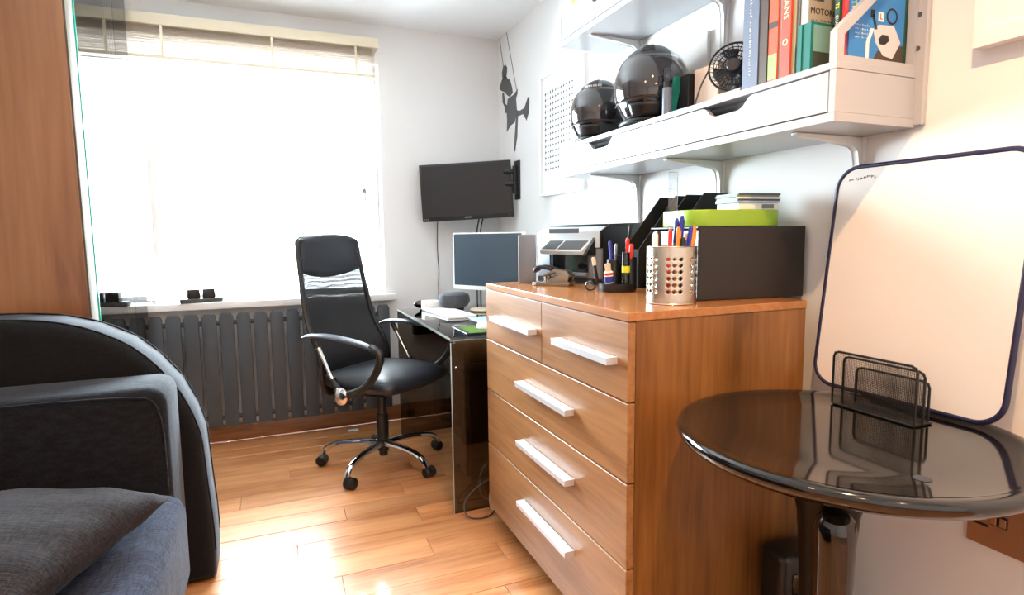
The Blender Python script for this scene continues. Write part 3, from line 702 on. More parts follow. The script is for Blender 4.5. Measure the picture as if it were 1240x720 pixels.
G().tube([(.985, 3.655, 1.26), (.985, 3.672, 1.22), (.983, 3.674, 1.05), (.992, 3.674, .95), (.985, 3.674, .86), (.985, 3.674, .70)], .0028, 6, smooth=2).build('cord', M_black, cab)
cab = thing('television_cable', (1.25, 3.6, 1.0), 'pair of thick black cables behind the desktop monitor', 'cable')
for x in (1.245, 1.27): G().tube([(x, 3.60, 1.275), (x, 3.655, 1.20), (x, 3.665, 1.0), (x, 3.665, .70)], .0045, 6, smooth=2).build('cord', M_black, cab)

# ------------------------------------------------------------------ hanging figure
hf = thing('wall_sticker', (WX, 3.42, 1.85), 'dark grey silhouette sticker of a figure on a swing, on the wall by the corner', 'wall sticker')
def hp(px, pz_):      # sticker sketch units to metres on the right wall
    return (3.645-.0355*px, 1.875+.0156*pz_)
A = Matrix(((0, 0, 1, WX), (1, 0, 0, 0), (0, 1, 0, 0), (0, 0, 0, 1)))
def blob(pts): return G().prism([hp(*p) for p in pts], -.0012, -.0002, A)
g = blob([(1.0, 21), (1.6, 23), (2.8, 23), (3.5, 21.5), (3.4, 19.6), (3.0, 18.0), (1.8, 17.8), (1.1, 19)]); g.build('head', M_darkmetal, hf)
blob([(.6, 17.5), (1.4, 19), (2.8, 18.8), (4.0, 16.5), (4.6, 16.5), (5.6, 13), (6, 10.5), (4.6, 9.5), (3.2, 11), (2.4, 12.5), (1.2, 13.4), (.2, 14.4), (-.4, 15.4)]).build('torso', M_darkmetal, hf)
blob([(1.0, 13), (1.8, 12.5), (2.4, 8), (3.4, 6.6), (3.0, 4.2), (2.4, 4.0), (2.0, 7), (1.1, 9)]).build('leg', M_darkmetal, hf)
blob([(3.6, 9.2), (6.6, 9.6), (8.2, 10.8), (8.0, 9.0), (7.4, 7.5), (7.8, 2.6), (6.8, -1.2), (4.8, -1.8), (3.0, -3.6), (3.2, 1.0), (3.0, 5.0)]).build('skirt', M_darkmetal, hf)
blob([(7.4, 3.2), (9.0, 2.2), (11.0, 2.4), (12.4, 5.6), (13.0, 5.4), (12.8, 0), (11.8, -2.6), (10.4, .4), (8.4, .4), (7.2, 1.2)]).build('trumpet', M_darkmetal, hf)
blob([(7.4, 1.4), (8.2, 1.2), (7.8, -7), (6.8, -12.4), (6.2, -12.2), (6.6, -7)]).build('tail', M_darkmetal, hf)
for a, b_ in (((.0, 35), (2.0, 21)), ((3.4, 35), (8.0, 9))):
    (y0, z0), (y1, z1) = hp(*a), hp(*b_); G().prism([(y0-.003, z0), (y1-.003, z1), (y1+.003, z1), (y0+.003, z0)], -.0012, -.0002, A).build('rope', M_darkmetal, hf, smooth=False)

# ------------------------------------------------------------------ desk
desk = thing('glass_desk', (1.02, 2.85, 0), 'black smoked-glass waterfall desk between chest and window', 'desk')
dz = .752; dx0, dx1, dy0, dy1 = .656, 1.385, 2.283, 3.38
def sheet(pts, x0, x1, t=-.012):
    g = G(); L = len(pts); V = []; F = []
    nr = []
    for i in range(L):
        a = Vector(pts[max(i-1, 0)]); b = Vector(pts[min(i+1, L-1)]); d = (b-a).normalized(); nr.append((-d.y, d.x))
    for x in (x0, x1):
        for i, p_ in enumerate(pts): V.append((x, p_[0], p_[1])); V.append((x, p_[0]+nr[i][0]*t, p_[1]+nr[i][1]*t))
    K = 2*L
    for i in range(L-1):
        F += [(2*i, 2*i+2, K+2*i+2, K+2*i), (2*i+1, K+2*i+1, K+2*i+3, 2*i+3), (2*i, 2*i+1, 2*i+3, 2*i+2), (K+2*i, K+2*i+2, K+2*i+3, K+2*i+1)]
    F += [(0, K, K+1, 1), (K-2, K-1, 2*K-1, 2*K-2)]
    g._f(V, F); return g
r = .03
left = [(dy0, .0), (dy0, dz-r)]+[(dy0+r-r*math.cos(a), dz-r+r*math.sin(a)) for a in (PI/8, PI/4, 3*PI/8)]+[(dy0+r, dz)]
sheet([(dy0, .0), (dy0, dz-r-.0005)], dx0, dx1).build('near_side_panel', M_smoke, desk, smooth=False)
sheet(left[1:]+[(dy1-r, dz)]+[(dy1-r+r*math.sin(a), dz-r+r*math.cos(a)) for a in (PI/8, PI/4, 3*PI/8)]+[(dy1, dz-r)], dx0, dx1).build('top_sheet', M_smoke, desk)
sheet([(dy1, dz-r-.0005), (dy1, .0)], dx0, dx1).build('far_side_panel', M_smoke, desk, smooth=False)
G().box((dx0-.0015, dy0, dz-.0115), (dx0-.0005, dy1, dz-.0005), 0).box((dx0-.0015, dy0-.012, 0), (dx0-.0005, dy0, dz-.02)).build('polished_edge', mat('polished_edge', (170, 178, 176), .15), desk, smooth=False)
for z in (.20, .42, .62): G().cyl(.006, 0, .012, 10, T(dx0+.03, dy0+.012, z) @ Rx(-PI/2)).build('fixing', M_chrome, desk)
# under desk
t = thing('computer_tower', (1.14, 3.14, 0), 'black computer tower on the floor under the desk', 'computer')
G().box((.94, 3.04, .0), (1.34, 3.24, .42), .008).build('case', M_black, t)
G().box((.937, 3.06, .02), (.94, 3.22, .40), .001, 1).build('front_panel', M_blackgloss, t)
t = thing('black_wall_box', (1.0, 3.64, .45), 'square black panel low on the window wall behind the desk', 'box')
G().box((.80, 3.60, .55), (1.10, 3.67, .68), .004).build('case', M_black, t)

# monitor
mon = thing('desktop_monitor', (1.06, 2.93, dz), 'white framed computer monitor on the glass desk', 'monitor')
L0, R0 = Vector((.932, 3.151, 0)), Vector((1.185, 2.744, 0)); mx = (R0-L0).normalized(); my = Vector((0, 0, 1)).cross(mx)
MMn = basis(((L0+R0)/2+Vector((0, 0, 1.028))), mx, my, (0, 0, 1)); mw2 = (R0-L0).length/2
G().box((-mw2, 0, -.155), (mw2, .022, .155), .004, 2, MMn).build('housing', M_white, mon)
G().box((-mw2+.008, -.0012, -.132), (mw2-.012, .0, .149), M=MMn).build('screen', M_screen2, mon, smooth=False)
G().box((-.08, .05, -.274), (.08, .20, -.268), .002, 1, MMn).box((-.05, .10, -.268), (.05, .108, -.0), .002, 1, MMn).box((-.05, .02, -.02), (.05, .108, -.0), .002, 1, MMn).build('stand', M_silver, mon)

# things on the desk
t = thing('round_speaker', (.955, 3.20, dz), 'round dark grey fabric speaker on the far desk end', 'speaker')
G().lathe([(.05, 0), (.075, .012), (.0875, .035), (.0875, .055), (.080, .075), (.060, .086), (0, .088)], 40, T(.94, 3.17, dz+.012)).build('body', fabric('speaker_cloth', (60, 62, 66), (90, 92, 96), 600), t)
G().lathe([(.035, 0), (.055, .002), (.055, .013), (.04, .014)], 32, T(.94, 3.17, dz)).build('foot', M_black, t)
t = thing('paper_box', (.79, 3.27, dz), 'white paper box at the window end of the desk', 'box')
G().box((.775, 3.20, dz), (.865, 3.28, dz+.05), .003).build('box', M_paperw, t)
t = thing('glasses_case', (.76, 3.33, dz), 'black oval case at the window corner of the desk', 'case')
G().ell((.79, 3.325, dz+.024), (.05, .03, .024), 24, 12).build('shell', M_blackgloss, t)
t = thing('keyboard', (.88, 2.99, dz), 'white slim keyboard on the glass desk', 'keyboard')
KA, KB, KC = Vector((.775, 3.20, dz)), Vector((.80, 2.83, dz)), Vector((.93, 3.24, dz))
kd = (KB-KA).normalized(); kx = Vector((-kd.y, kd.x, 0))
KM = basis(KA, kd, kx, (0, 0, 1))
G().box((0, 0, 0), (.385, .15, .012), .002, 1, KM).build('tray', M_white, t)
g = G()
for i in range(15):
    for j in range(5): g.box((.010+i*.0245, .012+j*.0265, .012), (.010+i*.0245+.021, .012+j*.0265+.023, .0155), M=KM)
o = g.build('keys', M_paperw, t, smooth=False); o['kind'] = 'stuff'
t = thing('mouse_mat', (.80, 2.42, dz), 'mouse mat with green grass print at the near desk corner', 'mouse mat')
M_grassp = mat('grass_print', (72, 104, 34), .9, var=.5, scale=120, spec=.1)
G().box((.745, 2.34, dz), (.98, 2.56, dz+.003), .001, 1).build('mat', M_black, t)
G().box((.765, 2.345, dz+.003), (.975, 2.54, dz+.0035)).build('printed_face', M_grassp, t, smooth=False)
t = thing('mouse', (.86, 2.46, dz), 'white computer mouse on the grass-print mat', 'mouse')
G().ell((.862, 2.45, dz+.006), (.032, .055, .03), 24, 14, fn=lambda v: Vector((v.x, v.y, max(v.z, -.08)))).build('shell', M_white, t)
t = thing('blue_notepad', (.95, 2.72, dz), 'pale blue notepad between keyboard and mouse', 'notepad')
G().box((.90, 2.62, dz), (1.0, 2.80, dz+.006), .001, 1).build('pad', M_bluepap, t)
t = thing('round_coaster', (1.14, 3.2, dz), 'round white dish beside the speaker on the desk', 'dish')
G().lathe([(0, .012), (.04, .012), (.062, .004), (.070, .010), (.066, .016), (.04, .018), (0, .018)], 32, T(1.07, 3.06, dz-.004)).build('dish', M_cream, t)

# cables by the desk on the floor
t = thing('floor_cable', (.72, 2.24, 0), 'thin black cable looping on the floor at the desk foot', 'cable')
G().tube([(.83, 2.25, .14), (.78, 2.26, .13), (.72, 2.26, .09), (.685, 2.25, .05), (.69, 2.22, .006), (.74, 2.19, .004), (.80, 2.20, .006), (.835, 2.25, .03)], .0032, 6, smooth=3).build('cord', M_black, t)
t = thing('floor_cable', (.82, 2.22, 0), 'white cable standing up beside the chest corner', 'cable')
G().tube([(.83, 2.215, .17), (.800, 2.215, .14), (.792, 2.215, .07), (.80, 2.22, .02), (.84, 2.23, .005)], .0045, 6, smooth=2).build('cord', M_white, t)
tag(G().box((-.03, -.012, 0), (.03, .012, .012), .003, 1, T(.40, 3.55, 0)).build('white_plug', M_paperw, loc=(.40, 3.55, 0)), 'small white plug on the floor by the skirting under the radiator', 'plug')

# ------------------------------------------------------------------ office chair (local: +y faces forward)
ch = thing('office_chair', (.48, 2.96, 0), 'black mesh-back office chair with chrome star base', 'chair', None, math.radians(218.5))
casters = [math.radians(a-218.5) for a in (12, 84, 156, 228, 300)]
for a in casters:
    d = Vector((math.cos(a), math.sin(a), 0)); R = .315
    pts = [d*.03+Vector((0, 0, .115)), d*.14+Vector((0, 0, .118)), d*.25+Vector((0, 0, .108)), d*.30+Vector((0, 0, .085)), d*R+Vector((0, 0, .055))]
    leg = G().tube(pts, [.022, .020, .018, .017, .015], 10, smooth=2, flat=(1, .75)).build('base_leg', M_chrome, ch, w=False)
    c = d*R; tn = Vector((-d.y, d.x, 0)); c = c-d*.0+tn*.018
    MW = basis(Vector((c.x, c.y, .028)), d, Vector((0, 0, 1)), tn)
    cs = G().lathe([(.004, -.030), (.020, -.029), (.027, -.022), (.028, -.006), (.024, -.003), (.024, .003), (.028, .006), (.027, .022), (.020, .029), (.004, .030)], 24, MW).build('caster', M_black, leg, w=False)
G().cyl(.030, .075, .135, 24, b=.004).cyl(.022, .05, .08, 20).build('hub', M_black, ch, w=False)
G().cyl(.030, .135, .27, 24, b=.003).cyl(.024, .27, .40, 24).build('gas_column', M_black, ch, w=False)
G().box((-.10, -.14, .385), (.10, .12, .425), .012).build('tilt_mechanism', M_black, ch, w=False)
def seatf(v):
    return v
g = G()
def sup(a, e): return math.copysign(abs(a)**e, a)
V = []; n_, m_ = 40, 16
def seat(v):
    x, y = v.x, v.y
    rr = max(abs(x), abs(y)); l = math.hypot(x, y)
    k = (l/rr)**.55 if rr > 1e-6 else 1
    X, Y = x*k, y*k
    z = v.z*(1 if v.z > 0 else .9)
    dip = -.35*max(0, Y-.45)**1.5-.10*(1-min(1, X*X*2.0))*(1-min(1, Y*Y))*(v.z > 0)+.12*max(0, abs(X)-.5)*(v.z > 0)
    return Vector((X, Y, sup(z, .8)+dip))
g.ell((0, .03, .468), (.262, .255, .062), 48, 24, fn=seat); seatO = g.build('seat', M_leather, ch, w=False, angle=80)
G().box((-.19, -.17, .41), (.19, .18, .425), .01).build('seat_pan', M_black, ch, w=False)
# backrest
def bx(z):   # half width
    t_ = (z-.40)/.78
    return .185+.055*math.sin(min(1, max(0, t_+.05)*6)*PI/2) if t_ < .2 else .24-.04*(t_-.2)/.8
def by(z):
    t_ = (z-.40)/.78
    return -.205-.175*t_-.02*math.sin(t_*PI*1.0)+.05*math.exp(-((t_-.22)/.14)**2)
def bp_(s, z, off=0):
    hw = bx(z); return Vector((s*hw, by(z)+.045*s*s+off, z))
fr = [bp_(1, .40+.75*k/14) for k in range(15)]+[bp_(s_, 1.15) for s_ in (.6, .2, -.2, -.6)]+[bp_(-1, .40+.75*(14-k)/14) for k in range(15)]+[bp_(s_, .395) for s_ in (-.6, -.2, .2, .6)]
G().tube(fr, .0125, 10, closed=True, flat=(1, 1.2), smooth=1).build('back_frame', M_black, ch, w=False)
M_mesh = bpy.data.materials.new('chair_mesh'); M_mesh.use_nodes = True
nt = M_mesh.node_tree; b = nt.nodes['Principled BSDF']; b.inputs['Base Color'].default_value = rgb(24, 24, 27); b.inputs['Roughness'].default_value = .6
tc = nt.nodes.new('ShaderNodeTexCoord'); wv = nt.nodes.new('ShaderNodeTexWave'); wv.bands_direction = 'Z'; wv.inputs['Scale'].default_value = 15; wv.inputs['Distortion'].default_value = 9; wv.inputs['Detail'].default_value = .6; wv.inputs['Detail Scale'].default_value = .55
nt.links.new(tc.outputs['Object'], wv.inputs['Vector'])
mr = nt.nodes.new('ShaderNodeMapRange'); mr.inputs['To Min'].default_value = .971; mr.inputs['To Max'].default_value = .994; nt.links.new(wv.outputs['Fac'], mr.inputs[0])
nt.links.new(mr.outputs[0], b.inputs['Alpha'])
G().surf(lambda u, v: bp_(2*u-1, .405+.70*v), 16, 30).build('back_mesh', M_mesh, ch, w=False, angle=80)
def hr(off, ex):
    def f(u, v):
        s_ = 2*u-1; zb_ = 1.005-.045*(1-s_*s_); z = zb_+(1.185-zb_)*v
        puff = .022*max(0, 1-abs(2*v-1)**4)*max(0, 1-abs(s_)**6)
        q = bp_(s_, min(z, 1.18)); return Vector((q.x*1.06, q.y+off*(.006+puff), z-(.03*abs(s_)**4)*v))
    return f
g = G(); g.surf(hr(1, 0), 24, 12); g.surf(hr(-1, 0), 24, 12)
V_ = [[hr(1, 0)(*q), hr(-1, 0)(*q)] for q in [(k/24, 0) for k in range(25)]+[(1, k/12) for k in range(1, 13)]+[(1-k/24, 1) for k in range(1, 25)]+[(0, 1-k/12) for k in range(1, 12)]]
nn = len(V_); g._f([p_ for q in V_ for p_ in q], [(2*i, 2*i+1, (2*i+3) % (2*nn), (2*i+2) % (2*nn)) for i in range(nn)])
bmesh.ops.remove_doubles(g.bm, verts=g.bm.verts, dist=1e-5)
g.build('headrest', M_leather, ch, w=False, angle=60)
G().tube([(.10, -.12, .40), (.12, -.20, .375), (.13, -.235, .41), (.12, -.215, .50)], .010, 8, smooth=2).tube([(-.10, -.12, .40), (-.12, -.20, .375), (-.13, -.235, .41), (-.12, -.215, .50)], .010, 8, smooth=2).build('back_bracket', M_chrome, ch, w=False)
for sx in (1, -1):
    ar = G().tube([(sx*.275, -.235, .685), (sx*.275, -.18, .70), (sx*.28, -.05, .705), (sx*.28, .12, .690), (sx*.28, .235, .665)], [.014, .020, .023, .022, .016], 12, smooth=2, flat=(1.1, .6)).build('armrest', M_leather if False else mat('arm_plastic', (70, 78, 92), .42), ch, w=False)
    G().tube([(sx*.28, .20, .675), (sx*.28, .262, .650), (sx*.282, .235, .56), (sx*.282, .15, .475), (sx*.282, .04, .435)], [.018, .019, .018, .017, .020], 10, smooth=2).build('front_bow', M_black, ar, w=False)
    G().rod((sx*.278, -.155, .69), (sx*.280, -.13, .645), .013, 12).build('strut_socket', M_black, ar, w=False)
    G().rod((sx*.280, -.135, .655), (sx*.282, -.035, .485), .010, 12).build('strut', M_chrome, ar, w=False)
    G().rod((sx*.282, -.045, .50), (sx*.282, .02, .425), .018, 12).build('strut_socket', M_black, ar, w=False)
    G().cyl(.030, -.012, .012, 24, T(sx*.282, .02, .432) @ Ry(PI/2), b=.004).build('joint', M_black, ar, w=False)
    G().lathe([(.042, 0), (.041, .006), (.030, .015), (.015, .020), (0, .021)], 32, T(sx*.294, .02, .432) @ Ry(sx*PI/2)).build('joint_cap', M_chrome, ar, w=False)
    G().rod((sx*.28, .02, .43), (sx*.10, .02, .41), .014, 10).build('cross_bar', M_black, ar, w=False)

# ------------------------------------------------------------------ things on the chest
Z = ct
# printer
pr = thing('printer', (1.16, 1.95, Z), 'black and grey inkjet printer on the far end of the chest', 'printer')
d = Vector((-.355, .935, 0)).normalized(); back = Vector((d.y, -d.x, 0))
PM = basis((1.092, 1.83, Z), d, back, (0, 0, 1.07))      # x along the front, y into the body
W_, D_, H_ = .315, .285, .208
M_prgrey = mat('printer_grey', (118, 126, 138), .35); M_prlight = mat('printer_silver', (196, 208, 216), .25)
G().box((0, 0, .006), (W_, D_, .125), .006, 2, PM).build('body', M_prgrey, pr)
G().box((-.0015, .012, .02), (.0, D_, .17), M=PM).box((0, .012, .126), (W_, D_, .150), M=PM).build('body_side', M_black, pr, smooth=False)
G().prism([(.0, .125), (.0, .182), (.05, .204), (D_, .204), (D_, .125)], 0, .004, PM @ Matrix(((0, 0, 1, 0), (1, 0, 0, 0), (0, 1, 0, 0), (0, 0, 0, 1)))).build('side_cheek', M_black, pr)
G().prism([(-.004, .127), (-.004, .180), (.055, .198), (.10, .198), (.10, .127)], .004, W_, PM @ Matrix(((0, 0, 1, 0), (1, 0, 0, 0), (0, 1, 0, 0), (0, 0, 0, 1))), .002).build('control_fascia', M_prlight, pr)
G().prism([(.07, .199), (.07, .206), (D_, .212), (D_, .199)], .0, W_, PM @ Matrix(((0, 0, 1, 0), (1, 0, 0, 0), (0, 1, 0, 0), (0, 0, 0, 1))), .001).build('scanner_lid', M_black, pr)
G().box((.055, -.004, .03), (.25, -.0005, .105), .002, 1, PM).build('paper_slot', M_blackgloss, pr)
G().box((.055, -.02, .028), (.25, -.001, .040), .002, 1, PM).build('output_tray', M_prgrey, pr)
G().box((0, -.001, .0), (W_, .02, .02), .001, 1, PM @ T(0, -.0005, 0)).build('foot_strip', M_black, pr)
cp = G().box((.035, -.06, -.006), (.245, .01, .012), .003, 1, PM @ T(0, -.010, .138) @ Rx(math.radians(32))).build('control_panel', M_prlight, pr)
G().box((.045, -.052, .012), (.155, .002, .0135), M=PM @ T(0, -.010, .138) @ Rx(math.radians(32))).box((.165, -.052, .012), (.235, .002, .0135), M=PM @ T(0, -.010, .138) @ Rx(math.radians(32))).build('display', M_ink, cp, smooth=False)
G().prism([(-.06, .10), (.0, .10), (.0, .165), (-.012, .150)], .022, .034, PM @ Matrix(((0, 0, 1, 0), (1, 0, 0, 0), (0, 1, 0, 0), (0, 0, 0, 1)))).build('panel_hinge', M_black, pr)
G().box((.10, -.0045, .176), (.25, -.003, .192), M=PM).build('display_bar', M_ink, pr, smooth=False)
for z in (.042, .056): G().box((.020, -.0015, z), (.030, -.0003, z+.010), M=PM).build('badge', M_paperw, pr, smooth=False)
G().cyl(.008, 0, .001, 16, PM @ T(.020, -.0002, .026) @ Rx(PI/2)).build('badge', M_paperw, pr)
# silver slab
t = thing('external_drive', (.90, 2.05, Z), 'upright silver box at the far left corner of the chest', 'box')
SM = T(.868, 2.055, Z) @ Rz(math.radians(-28))
G().box((0, 0, 0), (.062, .05, .185), .003, 2, SM).build('case', M_silver, t)
G().box((-.003, .002, .002), (.0, .048, .183), .001, 1, SM).build('front_edge', M_white, t)
# hole punch
t = thing('hole_punch', (.93, 1.90, Z), 'chrome and grey two-hole punch in front of the printer', 'hole punch')
HM = T(.900, 1.955, Z) @ Rz(math.radians(-48)) @ Matrix.Scale(1.22, 4)
M_pun = mat('punch_metal', (150, 142, 128), .3, .8)
HX = HM @ Matrix(((1, 0, 0, 0), (0, 0, -1, 0), (0, 1, 0, 0), (0, 0, 0, 1)))
G().prism([(0, 0), (.105, 0), (.112, .010), (.10, .016), (.03, .010), (0, .008)], -.026, .026, HX, .002).build('base', M_pun, t)
for s_ in (-1, 1): G().prism([(.035, .008), (.105, .012), (.108, .030), (.085, .038), (.045, .018)], s_*.024-.002, s_*.024+.002, HX, .0008).build('side_plate', M_pun, t)
G().prism([(.022, .030), (.060, .050), (.100, .044), (.112, .028), (.100, .034), (.062, .042), (.026, .024)], -.022, .022, HX, .002).build('lever', M_pun, t)
G().tube([(.055, -.020, .048), (.012, -.020, .058), (-.004, -.018, .046), (-.008, 0, .040), (-.004, .018, .046), (.012, .020, .058), (.055, .020, .048)], .005, 8, M=HM, smooth=2).build('handle', M_black, t)
for s_ in (-1, 1): G().cyl(.006, .008, .032, 14, HM @ T(.03, s_*.016, 0)).build('punch_pin', M_chrome, t)
G().box((-.006, -.027, 0), (.006, .027, .010), .002, 1, HM).build('nose', M_chrome, t)

# black desk organiser with pens
org = thing('desk_organiser', (1.02, 1.60, Z), 'black round desk organiser crowded with stationery', 'organiser')
OM = T(1.025, 1.615, Z)
G().lathe([(.0, 0), (.058, 0), (.060, .004), (.060, .026), (.055, .026), (.055, .006), (0, .006)], 40, OM).build('base_tray', M_black, org)
def cupm(x, y, r, h, nm): G().lathe([(r-.002, .006), (r, .006), (r, h), (r-.003, h), (r-.003, .008), (0, .008)], 24, OM @ T(x, y, 0)).build(nm, M_black, org)
cupm(.028, -.030, .021, .110, 'pen_tube'); cupm(-.002, .020, .021, .10, 'pen_tube'); cupm(.034, .018, .018, .085, 'pen_tube')
G().tube([(-.01, .045, .006), (-.012, .050, .07), (-.006, .04, .105), (.005, .02, .118), (.012, .0, .112)], .0018, 6, M=OM, smooth=2).build('wire_loop', M_black, org)
def pen(x, y, z0, h, lean, az, r, cols, label, name='pen', capped=True, grp='pens and pencils in the organiser'):
    t = thing(name, (x, y, z0), label, name.replace('_', ' '), grp)
    Mx = T(x, y, z0) @ Rz(az) @ Ry(lean)
    G().lathe([(.001, 0), (r*.8, .008), (r, .014), (r, h*.70)], 12, Mx).build('barrel', cols[0], t)
    G().lathe([(r*1.12, h*.70), (r*1.12, h*.96), (r*.7, h)], 12, Mx).build('cap', cols[1], t)
    G().box((r*1.1, -.0015, h*.72), (r*1.1+.002, .0015, h*.95), M=Mx).build('clip', cols[1], t, smooth=False)
    return t
ox, oy = 1.025, 1.615
pen(ox-.002, oy+.018, Z+.012, .150, .10, 2.0, .0048, (M_blue, M_blue), 'blue capped pen at the back of the organiser')
pen(ox+.006, oy+.026, Z+.012, .140, .06, .4, .0045, (M_silver, M_silver), 'silver pen behind the blue one in the organiser')
pen(ox+.028, oy-.024, Z+.012, .158, .06, 3.6, .0058, (M_red, M_red), 'red marker leaning right in the organiser tube', 'marker_pen')
pen(ox+.022, oy-.034, Z+.012, .140, .10, -1.6, .0065, (M_red, M_red), 'short red capped pen beside the red marker', 'marker_pen')
pen(ox+.034, oy+.016, Z+.012, .200, .10, -.4, .0035, (M_black, M_black), 'tall thin black stylus standing in the organiser', 'stylus')
t = thing('highlighter_pen', (ox+.0, oy-.055, Z), 'black marker with a bright yellow band in front of the organiser', 'marker', 'pens and pencils in the organiser')
G().cyl(.0125, .0275, .062, 18, T(ox+.005, oy-.042, Z), b=.001).cyl(.0125, .083, .126, 18, T(ox+.005, oy-.042, Z), b=.001).build('barrel', M_blackgloss, t)
G().cyl(.0128, .062, .083, 18, T(ox+.005, oy-.042, Z)).build('label_band', M_yellow, t)
t = thing('glue_bottle', (ox-.030, oy-.020, Z), 'small white correction fluid bottle with blue and red label', 'bottle')
GM = T(ox-.036, oy-.012, Z+.0265) @ Ry(-.12)
G().cyl(.015, 0, .040, 20, GM, b=.003).build('body', M_paperw, t); G().cyl(.0154, .005, .024, 20, GM).build('blue_label', M_blue, t)
G().cyl(.0154, .028, .035, 20, GM).build('red_label', M_red, t); G().cyl(.0095, .040, .064, 16, GM, b=.001).build('cap', M_beige, t)
pen(ox-.055, oy+.030, Z+.027, .085, -.25, .3, .0055, (M_black, M_beige), 'stubby brush with beige tip leaning on the organiser rim', 'brush')
t = thing('glass_paperweight', (.945, 1.64, Z), 'small clear glass paperweight left of the organiser', 'paperweight')
G().ell((.952, 1.66, Z+.018), (.018, .018, .019), 20, 12, fn=lambda v: Vector((v.x, v.y, max(v.z, -.9)))).build('dome', M_acr, t)

# perforated steel pen pot
pot = thing('pen_pot', (.976, 1.275, Z), 'perforated brushed steel pen pot near the chest corner', 'pen pot')
pr_, ph = .064, .149; cxp, cyp = .976, 1.275
g = G(); NN = 120; rows = [(.034+.0165*k) for k in range(6)]
holeA = [math.radians(a) for s0 in range(0, 360, 60) for a in (s0-14, s0, s0+14)]
# wall built as grid with real holes: octagonal holes cut through by omission
na, nz = 156, 62
def solid_cell(a, z):
    for h in holeA:
        da = (a-h+PI) % (2*PI)-PI
        if abs(da)*pr_ > .006: continue
        for rz_ in rows:
            if (da*pr_)**2+(z-rz_)**2 < .0045**2: return False
    return True
vv = {}
def vert(i, j):
    i %= na
    if (i, j) not in vv:
        a = 2*PI*i/na; vv[(i, j)] = g.bm.verts.new((cxp+pr_*math.cos(a), cyp+pr_*math.sin(a), Z+ph*j/nz))
    return vv[(i, j)]
for i in range(na):
    for j in range(nz):
        if solid_cell(2*PI*(i+.5)/na, ph*(j+.5)/nz): g.bm.faces.new((vert(i, j), vert(i+1, j), vert(i+1, j+1), vert(i, j+1)))
M_pot = mat('brushed_pot_steel', (200, 190, 176), .27, 1, var=.03, scale=90)
g.build('wall', M_pot, pot, solid=.0012)
G().cyl(pr_-.001, .001, .003, 48, T(cxp, cyp, Z)).build('base', M_pot, pot)
G().tube([(cxp+pr_*math.cos(a*PI/24), cyp+pr_*math.sin(a*PI/24), Z+ph) for a in range(48)], .0016, 6, closed=True).build('rim', M_pot, pot)
G().tube([(cxp+pr_*math.cos(a*PI/24), cyp+pr_*math.sin(a*PI/24), Z+.002) for a in range(48)], .0016, 6, closed=True).build('foot_ring', M_pot, pot)
PG = 'pens and pencils in the steel pot'
for dx, dy, h, ln, az, rr, c1, c2, lb, nm in [(q[0], q[1], q[2]+.014)+q[3:] for q in (
    (-.045, .020, .168, .05, 1.0, .007, M_white, M_white, 'white marker with black clip at the left of the pot', 'marker_pen'),
    (-.030, .020, .172, .04, 1.4, .006, M_grey, M_black, 'dark grey pen beside the white marker', 'pen'),
    (-.010, .000, .176, .06, .6, .0055, M_red, M_red, 'red pen standing in the steel pot', 'pen'),
    (.000, -.018, .182, .05, -.6, .0050, M_orange, M_orange, 'orange pencil beside the red pen in the pot', 'pencil'),
    (.012, .020, .205, .10, -.9, .0055, M_silver, M_blue, 'blue-capped pen leaning right in the pot', 'pen'),
    (.018, .005, .212, .10, -.6, .0055, M_acr, M_blue, 'tall clear pen with blue cap in the pot', 'pen'),
    (.028, -.015, .185, .16, -.5, .0065, M_blue, M_blue, 'fat blue pen leaning right in the pot', 'pen'),
    (.035, -.022, .186, .15, -.4, .0055, M_orange, M_orange, 'orange ballpoint leaning right in the pot', 'pen'),
    (.046, .000, .165, .05, -.5, .0050, M_red, M_beige, 'short red pencil at the right rim of the pot', 'pencil'),
    (.012, -.030, .155, .03, -.5, .006, M_black, M_black, 'black pen low in the middle of the pot', 'pen'))]:
    pen(cxp+dx*.86, cyp+dy*.9, Z+.004, h, ln*.7, az, rr, (c1, c2), lb, nm, grp=PG)
t = thing('clear_ruler', (.995, 1.30, Z), 'tall clear plastic ruler standing in the steel pot', 'ruler')
G().box((.985, 1.302, Z+.006), (1.014, 1.305, Z+.345), .0005, 1, T(0, 0, 0)).build('blade', M_acr, t)
g = G()
for k in range(60): g.box((.9855, 1.3012, Z+.02+k*.005), (.9855+(.006 if k % 2 else .010), 1.3019, Z+.0205+k*.005))
g.build('scale_marks', M_ink, t, smooth=False)['kind'] = 'stuff'

# drawer box
db = thing('drawer_box', (1.21, 1.36, Z), 'dark brown two-drawer desktop box on the near end of the chest', 'storage box')
bx0, bx1, by0, by1, bz1 = 1.052, 1.400, 1.262, 1.515, Z+.200
DM = T(bx0, by0, Z) @ Rz(math.radians(-6)) @ T(-bx0, -by0, -Z)
G().box((bx0, by0, Z+.001), (bx1, by0+.004, bz1), .002, 1, DM).box((bx0, by1-.004, Z+.001), (bx1, by1, bz1), .002, 1, DM).box((bx0, by0+.004, bz1-.004), (bx1, by1-.004, bz1), M=DM).box((bx0, by0+.004, Z+.001), (bx1, by1-.004, Z+.005), M=DM).box((bx1-.004, by0+.004, Z+.005), (bx1, by1-.004, bz1-.004), M=DM).build('housing', M_boxbrown, db)
for k in range(3):
    z0 = Z+.008+k*.0625
    d_ = G().box((bx0+.006, by0+.007, z0), (bx0+.30, by1-.007, z0+.058), .003, 1, DM).build('drawer', M_drawerpl, db)
    G().box((bx0+.002, by0+.09, z0+.038), (bx0+.006, by0+.16, z0+.050), .001, 1, DM).build('pull', M_grey, d_)
t = thing('green_tray', (1.19, 1.38, bz1), 'round-cornered lime green tray on top of the drawer box', 'tray')
